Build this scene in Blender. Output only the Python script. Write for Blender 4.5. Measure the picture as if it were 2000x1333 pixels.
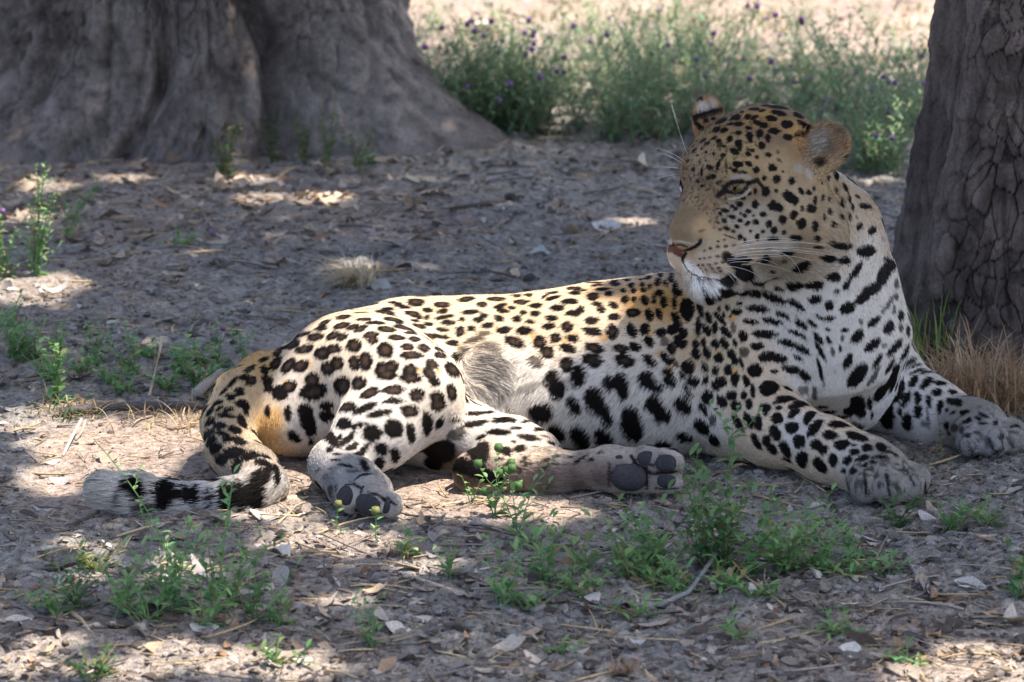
import bpy, math, random
import numpy as np
from mathutils import Vector, Matrix
from mathutils.bvhtree import BVHTree
random.seed(7); RNG = np.random.default_rng(11)
SC = bpy.context.scene
for o in list(bpy.data.objects): bpy.data.objects.remove(o)
COL = SC.collection
rad = math.radians

# ---------------------------------------------------------------- camera
FPX, PITCH, DIST = 10000.0, rad(13.5), 8.0        # focal length in photo pixels (photo is 2000 wide)
TARGET = np.array([0, 0, .19])
CAMP = TARGET + DIST*np.array([0, -math.cos(PITCH), math.sin(PITCH)])
FWD = np.array([0, math.cos(PITCH), -math.sin(PITCH)]); UPV = np.array([0, math.sin(PITCH), math.cos(PITCH)])
cam = bpy.data.cameras.new('camera'); cam_o = bpy.data.objects.new('camera', cam); COL.objects.link(cam_o)
cam.sensor_width = 36; cam.lens = 36*FPX/2000; cam.clip_end = 400; cam.clip_start = .1
cam_o.location = CAMP; cam_o.rotation_euler = (math.pi/2-PITCH, 0, 0)
cam.dof.use_dof = True; cam.dof.focus_distance = 7.9; cam.dof.aperture_fstop = 8.0
SC.camera = cam_o
def ray(px, py):
    d = FWD + np.array([1, 0, 0])*(px-1000)/FPX + UPV*(666.5-py)/FPX
    return d
def atY(px, py, Y):
    "point seen at a photo pixel, at depth y = Y"
    d = ray(px, py); return CAMP + d*((Y-CAMP[1])/d[1])
def atZ(px, py, z=0.):
    d = ray(px, py); return CAMP + d*((z-CAMP[2])/d[2])
def proj(P):
    P = np.asarray(P, float)-CAMP; z = P@FWD
    return np.stack([1000+FPX*P[..., 0]/z, 666.5-FPX*(P@UPV)/z], -1)
# ---------------------------------------------------------------- daylight
SUN = np.array([.34, -.03, .94]); SUN /= np.linalg.norm(SUN)
EL, AZ = math.asin(SUN[2]), math.atan2(SUN[0], SUN[1])
world = bpy.data.worlds.new('World'); SC.world = world; world.use_nodes = True
_n = world.node_tree; sky = _n.nodes.new('ShaderNodeTexSky'); sky.sky_type = 'NISHITA'; sky.sun_disc = False
sky.sun_elevation = EL; sky.sun_rotation = AZ; sky.altitude = 900; sky.dust_density = 6; sky.air_density = .65; sky.ozone_density = .4
_n.links.new(sky.outputs['Color'], _n.nodes['Background'].inputs['Color']); _n.nodes['Background'].inputs['Strength'].default_value = .15
sl = bpy.data.lights.new('sun', 'SUN'); sl.energy = 3.4; sl.angle = rad(.55); sl.color = (1, .895, .80)
sun_o = bpy.data.objects.new('sun', sl); COL.objects.link(sun_o); sun_o.rotation_euler = Vector(SUN).to_track_quat('Z', 'Y').to_euler()
SC.view_settings.view_transform = 'Standard'; SC.view_settings.look = 'None'; SC.view_settings.gamma = 1; SC.view_settings.exposure = 1.72
SC.view_settings.use_curve_mapping = False
SC.render.engine = 'CYCLES'; SC.cycles.use_denoising = True; SC.cycles.max_bounces = 6; SC.cycles.diffuse_bounces = 3; SC.cycles.glossy_bounces = 2
SC.cycles.transmission_bounces = 3; SC.cycles.transparent_max_bounces = 4; SC.cycles.sample_clamp_indirect = 6
# ---------------------------------------------------------------- leopard: body as one blended implicit surface
M = 1/1250.0                                       # photo pixels to metres at the animal
PR = []                                            # primitives: dict(a,b,ra,rb,k,flow,fur,col,sub)
TAN=(.255,.185,.115); CREAM=(.58,.455,.32); WHITE=(.54,.495,.425); GOLD=(.46,.30,.15)
def prim(a, b, ra, rb=None, k=.03, fl=None, fur=.0062, col=CREAM, sc=(1,1,1), sub=False, R=None, ext=None):
    a = np.asarray(a, float); b = np.asarray(a if b is None else b, float); rb = ra if rb is None else rb
    if fl is None:
        fl = b-a if np.linalg.norm(b-a) > 1e-6 else np.array([-1., 0, 0])
    fl = np.asarray(fl, float); fl = fl/np.linalg.norm(fl)
    PR.append(dict(a=a, b=b, ra=ra, rb=rb, k=k, fl=fl, fur=fur, col=np.array(col), sc=np.array(sc, float), sub=sub, R=R))
def pdist(p, P):
    """distance of points P (N,3) to primitive p; sc stretches it along world axes (or along the axes R)"""
    A, B = p['a'], p['b']; Q = P-A; AB = B-A
    if p['R'] is not None: Q = Q@p['R']; AB = AB@p['R']
    Q = Q/p['sc']; AB = AB/p['sc']; L = AB@AB
    if L < 1e-12: d = np.sqrt((Q*Q).sum(-1)); r = p['ra']; g = Q/(p['sc']*np.maximum(d, 1e-9)[:, None])
    else:
        t = np.clip(Q@AB/L, 0, 1); V = Q-t[:, None]*AB; d = np.sqrt((V*V).sum(-1)); r = p['ra']+(p['rb']-p['ra'])*t
        g = V/(p['sc']*np.maximum(d, 1e-9)[:, None])
    if (p['sc'] == 1).all(): return d-r
    return (d-r)/np.maximum(np.sqrt((g*g).sum(-1)), .3)
def PX(px, py, Y): return atY(px, py, Y)
def chain(pts, k=.03, **kw):
    "pts: (px, py, Y, r in px)"
    for q, r in zip(pts[:-1], pts[1:]):
        prim(PX(*q[:3]), PX(*r[:3]), q[3]*M, r[3]*M, k=k, **kw)
def blob(px, py, Y, r, k=.03, **kw): prim(PX(px, py, Y), None, r*M, k=k, **kw)

# torso, chest to rump (fur lies backwards, -x)
BK = dict(fl=(-1, 0, -.12))
chain([(1600,672,.17,128),(1500,690,.16,150),(1390,700,.15,160),(1270,708,.14,158),(1140,716,.13,148),(1010,716,.14,128),(900,706,.14,114),(790,712,.14,118),(690,754,.12,119),(622,792,.09,100)], k=.05, **BK)
chain([(1400,770,.06,105),(1250,785,.05,100),(1120,792,.05,92),(1000,780,.05,74),(905,760,.06,62)], k=.05, col=WHITE, fur=.011, fl=(-.5,0,-.85))  # belly
blob(540,838,-.02,42,k=.02,col=(.50,.33,.15),fl=(0,-.3,-1))
# near hind leg
chain([(674,736,.06,119),(735,750,.0,119),(800,770,-.07,98)], k=.05, fl=(-.25,-.3,-1), col=CREAM)
chain([(800,775,-.08,96),(735,840,-.14,72),(672,900,-.19,50)], k=.035, col=WHITE)
chain([(648,912,-.20,44),(690,945,-.27,44),(722,962,-.31,44)], k=.03, col=(.30,.285,.265), fur=.009)
blob(600,800,.02,88,k=.05,col=WHITE,fl=(0,-.2,-1))
# far hind leg
chain([(800,830,.0,80),(900,862,-.05,64),(1000,872,-.09,50),(1050,888,-.11,40)], k=.035, col=WHITE)
chain([(1050,892,-.12,38),(960,915,-.15,36),(925,925,-.16,34)], k=.03, col=(.40,.30,.22))
chain([(930,925,-.17,34),(1080,920,-.18,36),(1190,915,-.19,36),(1240,916,-.19,40)], k=.03, col=(.36,.30,.24), fur=.009)
# chest, shoulders and neck
chain([(1600,640,.16,150),(1560,560,.15,150),(1575,470,.16,135),(1532,405,.15,104)], k=.06, col=WHITE, fur=.0060, fl=(.1,-.3,-1))
chain([(1680,650,.15,88),(1652,560,.17,80),(1585,478,.17,88)], k=.05, col=WHITE, fur=.0060, fl=(.1,-.2,-1))
chain([(1440,620,.13,105),(1430,720,.08,110),(1450,810,.0,85)], k=.05, col=CREAM, fl=(0,-.1,-1))        # near shoulder / upper arm
chain([(1640,700,.08,130),(1650,760,.10,90)], k=.06, col=WHITE, fur=.0060, fl=(0,-.2,-1))
# near foreleg
chain([(1455,800,.02,84),(1510,835,-.06,70),(1620,880,-.14,56),(1680,905,-.18,48)], k=.03, col=CREAM)
# far foreleg
chain([(1700,700,.22,85),(1735,765,.20,76),(1820,810,.15,62),(1880,830,.13,48)], k=.04, col=WHITE)
# tail
TAIL = [(575,755,.10,58),(515,742,.06,56),(468,775,.0,54),(445,830,-.05,54),(455,880,-.11,54),(492,920,-.17,52),(515,948,-.22,46),(492,966,-.25,44),(450,975,-.27,42),(400,980,-.28,38),(335,978,-.29,38),(270,967,-.30,43),(207,957,-.30,38)]
for i in range(len(TAIL)-1):
    q, r = TAIL[i], TAIL[i+1]
    prim(PX(*q[:3]), PX(*r[:3]), q[3]*M*.92, r[3]*M*.92, k=.015 if i else .04, col=[GOLD,GOLD,(.50,.40,.27),(.48,.36,.22),(.36,.28,.19),(.33,.28,.22),(.30,.27,.235),(.36,.34,.31),(.42,.40,.38),(.48,.47,.45),WHITE,WHITE][i], fur=.008 if i < 5 else (.014 if i < 10 else .020))

# ---- head, built in its own frame (x forward, y its left, z up) and set on the neck
HYAW, HPITCH, HROLL = rad(229), rad(2), rad(-5)
HS = 1.28
HC = PX(1474, 346, .04)
F = np.array([math.cos(HPITCH)*math.cos(HYAW), math.cos(HPITCH)*math.sin(HYAW), -math.sin(HPITCH)])
Lf = np.cross([0, 0, 1], F); Lf /= np.linalg.norm(Lf); U = np.cross(F, Lf)
Lf, U = Lf*math.cos(HROLL)-U*math.sin(HROLL), U*math.cos(HROLL)+Lf*math.sin(HROLL)
HR = np.stack([F, Lf, U], 1)                        # columns: local axes in world
def HP(x, y, z): return HC + HR@(np.array([x, y, z])*HS)
def hprim(c, r, c2=None, r2=None, k=.012, fl=(-1, 0, .2), fur=.005, col=TAN, sc=(1,1,1), sub=False):
    prim(HP(*c), None if c2 is None else HP(*c2), r*HS, None if r2 is None else r2*HS, k=k*HS, fl=HR@np.array(fl, float), fur=fur, col=col, sc=sc, sub=sub, R=HR)
def both(f):
    for s in (1, -1): f(s)
hprim((-.018,0,.012), .0745, sc=(1.12,1.02,1.0), k=.02, fl=(-1,0,-.1))                 # cranium
hprim((.036,0,.020), .054, sc=(1.0,1.1,.95), k=.03)                        # forehead
both(lambda s: hprim((.005,s*.050,-.038), .050, sc=(1.05,.9,1.1), k=.03, fl=(-1,s*.3,-.3)))   # cheeks
hprim((-.03,0,-.065), .070, k=.03, sc=(1,1,.9), fl=(-1,0,-.5), col=CREAM, fur=.012)                             # throat
both(lambda s: hprim((.066,s*.036,.026), .019, k=.018))                    # brow
hprim((.060,0,.004), .036, (.128,0,-.040), .0265, k=.022)                  # bridge
both(lambda s: hprim((.062,s*.034,-.034), .031, (.03,s*.045,-.055), .042, k=.025))                   # under the eyes
both(lambda s: hprim((.1085,s*.0215,-.073), .0275, (.080,s*.034,-.068), .026, k=.014, col=CREAM, fl=(-.8,s*.6,-.4), fur=.004))  # whisker pads
both(lambda s: hprim((.098,s*.017,-.048), .026, (.055,s*.032,-.052), .034, k=.016))
hprim((.03,0,-.090), .042, (.106,0,-.107), .0285, k=.010, col=WHITE, fl=(-.7,0,-.8), fur=.012)  # lower jaw, chin
both(lambda s: hprim((-.03,s*.050,-.075), .048, k=.03, col=CREAM, fl=(-.8,s*.4,-.5), fur=.012))
EYEC = {s: (.0670, s*.0330, .004) for s in (1, -1)}; EYER = .0165
both(lambda s: hprim(EYEC[s], .0225, k=.010))
def socket(s):
    n = np.array([.80, s*.60, .06]); t = np.array([.55, -s*.72, -.42]); t -= n*(t@n)/(n@n); n /= np.linalg.norm(n); t /= np.linalg.norm(t)
    Rl = HR@np.stack([t, np.cross(n, t), n], 1)
    prim(HP(*(np.array(EYEC[s])+n*.0185)), None, .010*HS, k=.003, R=Rl, sc=(1.2, .47, 1.2), sub=True, fl=HR@np.array((-1,0,.2)), fur=.002, col=(.05,.04,.03))
both(socket)
def ear(tip, base, w, face, thick=.36):
    ax = tip-base; h = np.linalg.norm(ax); ax = ax/h
    face = np.array(face, float); face -= ax*(face@ax); face /= np.linalg.norm(face); side = np.cross(ax, face)
    Rl = np.stack([ax, side, face], 1); c = (tip+base)/2
    prim(c, None, .5*h, k=.014, R=Rl, sc=(1.02, w/(.5*h), thick), fl=ax, fur=.006, col=(.42,.27,.15))
    prim(c+face*.38*h*thick+ax*.006, None, .5*h, k=.006, R=Rl, sc=(.78, .80*w/(.5*h), thick*.9), sub=True, fl=ax, fur=.010, col=(.38,.29,.22))
eb = HP(-.03,.062,.035)[1]; ear(PX(1653,262,eb), PX(1548,320,eb), .041, (-.35,-.85,.25))
ef = HP(-.03,-.06,.04)[1]; ear(PX(1374,189,ef), PX(1398,292,ef), .040, (-.75,.55,.1))
EARC = {1: PX(1600,292,eb), -1: PX(1382,230,ef)}

# ---- paws
def paw_fore(px, py, Y, dirx, diry, s=1.0, toe=(.24,.225,.20)):
    """fore paw resting on the ground: palm + four toes fanned in front"""
    c = PX(px, py, Y); f = np.array([dirx, diry, 0.]); f /= np.linalg.norm(f); l = np.array([-f[1], f[0], 0])
    z0 = .036*s
    prim(np.array([c[0], c[1], z0]), np.array([c[0], c[1], z0])+f*.03*s, .040*s, .038*s, k=.03, fl=f, fur=.006, col=toe)
    for i, (o, fw, r) in enumerate(((-.044, .050, .0215), (-.017, .070, .024), (.014, .070, .024), (.041, .048, .0215))):
        a = np.array([c[0], c[1], .034*s])+f*.018*s+l*o*.6*s; b = np.array([c[0], c[1], .024*s])+f*fw*s+l*o*s
        prim(a, b, r*s*1.0, r*s*1.06, k=.004, fl=f+np.array([0,0,-.3]), fur=.006, col=toe)
paw_fore(1704,919,-.20, .50,-.87, 1.08)
prim(PX(1668,900,-.17), PX(1712,922,-.21), .040, .038, k=.02, fl=(.6,-.8,-.1), fur=.007, col=CREAM)
paw_fore(1892,852,.08, .62,-.78, 1.06)
prim(PX(1868,826,.13), PX(1905,848,.08), .036, .036, k=.02, fl=(.6,-.8,-.1), fur=.007, col=CREAM)
# hind paws with the soles turned to the camera: toes round a hub; PADS collects the bare pads
PADS = []
def toe(px, py, Y, r, sole, col=(.40,.36,.32), pr=.62, ax=(1,0,0), el=1.25):
    c = PX(px, py, Y); ax = np.array(ax, float); ax /= np.linalg.norm(ax); sole = np.array(sole, float)
    sole -= ax*(sole@ax); sole /= np.linalg.norm(sole)
    prim(c-ax*r*M*(el-1), c+ax*r*M*(el-1), r*M, k=.003, fl=ax, fur=.006, col=col)
    PADS.append((c+sole*r*M*.62, ax, sole, r*M*pr*el, r*M*pr, r*M*.50))
S2 = (.05, -1, .25)
toe(1262,897,-.205,27,S2,ax=(1,0,.1),el=1.15)          # upper toe nearer the heel
toe(1300,905,-.215,29,S2,ax=(1,0,0),el=1.25)
toe(1300,937,-.215,27,S2,ax=(1,0,-.05),el=1.25)
toe(1208,902,-.200,24,S2,ax=(1,0,.1),el=1.1)
prim(PX(1215,925,-.20), PX(1262,930,-.205), .030, .028, k=.01, fl=(1,0,0), fur=.006, col=(.4,.35,.3))
PADS.append((PX(1228,933,-.232), np.array([1,0,-.1]), np.array([.05,-1,.25]), .027, .021, .014))
S1 = (.45, -1, -.15)
toe(688,972,-.33,30,S1,ax=(.6,-.5,-.3),el=1.05)
toe(722,958,-.34,31,(.3,-1,.3),ax=(.8,-.4,-.1),el=1.15,pr=.1)
toe(728,980,-.36,29,S1,ax=(.9,-.4,-.1),el=1.2,pr=.75)
toe(757,985,-.36,25,S1,ax=(.8,-.4,-.2),el=1.2,pr=.6)

# ---- sample on a rectilinear grid (finer round the head) and polygonise with surface nets
def axis(lo, hi, flo, fhi, coarse, fine):
    out = [lo]
    while out[-1] < hi:
        x = out[-1]; out.append(x+(fine if flo <= x <= fhi else coarse))
    return np.array(out, np.float32)
def build_field(coarse, fine):
    hc = HC
    X = axis(-.70, .88, hc[0]-.22, hc[0]+.20, coarse, fine)
    Y = axis(-.46, .36, hc[1]-.20, hc[1]+.10, coarse, fine*1.15)
    Z = axis(-.05, .68, hc[2]-.16, hc[2]+.20, coarse, fine)
    D = np.full((len(X), len(Y), len(Z)), 1., np.float32)
    for p in PR:
        s = p['sc'].max() if p['R'] is not None else p['sc']
        m = max(p['ra'], p['rb'])*s+p['k']*1.2+.012
        lo = np.minimum(p['a'], p['b'])-m; hi = np.maximum(p['a'], p['b'])+m
        sl = [slice(max(0, np.searchsorted(A, l)-1), min(len(A), np.searchsorted(A, h)+1)) for A, l, h in zip((X, Y, Z), lo, hi)]
        gx, gy, gz = np.meshgrid(X[sl[0]], Y[sl[1]], Z[sl[2]], indexing='ij')
        P = np.stack([gx.ravel(), gy.ravel(), gz.ravel()], 1).astype(np.float32)
        d = pdist(p, P).reshape(gx.shape).astype(np.float32); v = D[tuple(sl)]; k = p['k']
        if p['sub']:
            h = np.maximum(k-np.abs(v+d), 0)/k; D[tuple(sl)] = np.maximum(v, -d)+h*h*k*.25
        else:
            h = np.maximum(k-np.abs(v-d), 0)/k; D[tuple(sl)] = np.minimum(v, d)-h*h*k*.25
    return X, Y, Z, D
def surface_nets(X, Y, Z, D):
    ins = D < 0
    nx, ny, nz = D.shape
    c = [ins[i:nx-1+i, j:ny-1+j, k:nz-1+k] for i in (0,1) for j in (0,1) for k in (0,1)]
    cnt = np.zeros((nx-1, ny-1, nz-1), np.uint8)
    for q in c: cnt += q
    act = (cnt > 0) & (cnt < 8)
    I, J, K = np.nonzero(act)
    idx = np.full(act.shape, -1, np.int32); idx[I, J, K] = np.arange(len(I))
    acc = np.zeros((len(I), 3)); n = np.zeros(len(I))
    corners = [(i, j, k) for i in (0,1) for j in (0,1) for k in (0,1)]
    for a in corners:
        for ax in range(3):
            if a[ax] == 1: continue
            b = list(a); b[ax] = 1
            da = D[I+a[0], J+a[1], K+a[2]]; db = D[I+b[0], J+b[1], K+b[2]]
            m = (da < 0) != (db < 0); t = np.where(m, da/np.where(m, da-db, 1), 0)
            pa = np.stack([X[I+a[0]], Y[J+a[1]], Z[K+a[2]]], 1); pb = np.stack([X[I+b[0]], Y[J+b[1]], Z[K+b[2]]], 1)
            acc += m[:, None]*(pa+(pb-pa)*t[:, None]); n += m
    V = acc/n[:, None]
    F = []
    def quads(e0, e1, q):
        m = e0 != e1; flip = e0 & m
        a, b, c_, d = q
        for msk, order in ((m & flip, (0,1,2,3)), (m & ~flip, (3,2,1,0))):
            w = np.nonzero(msk); L = [q[o][w] for o in order]; F.append(np.stack(L, 1))
    # x edges
    e0, e1 = ins[:-1, 1:-1, 1:-1], ins[1:, 1:-1, 1:-1]
    quads(e0, e1, (idx[:, :-1, :-1], idx[:, 1:, :-1], idx[:, 1:, 1:], idx[:, :-1, 1:]))
    e0, e1 = ins[1:-1, :-1, 1:-1], ins[1:-1, 1:, 1:-1]
    quads(e0, e1, (idx[:-1, :, :-1], idx[:-1, :, 1:], idx[1:, :, 1:], idx[1:, :, :-1]))
    e0, e1 = ins[1:-1, 1:-1, :-1], ins[1:-1, 1:-1, 1:]
    quads(e0, e1, (idx[:-1, :-1, :], idx[1:, :-1, :], idx[1:, 1:, :], idx[:-1, 1:, :]))
    return V, np.concatenate(F)
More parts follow.
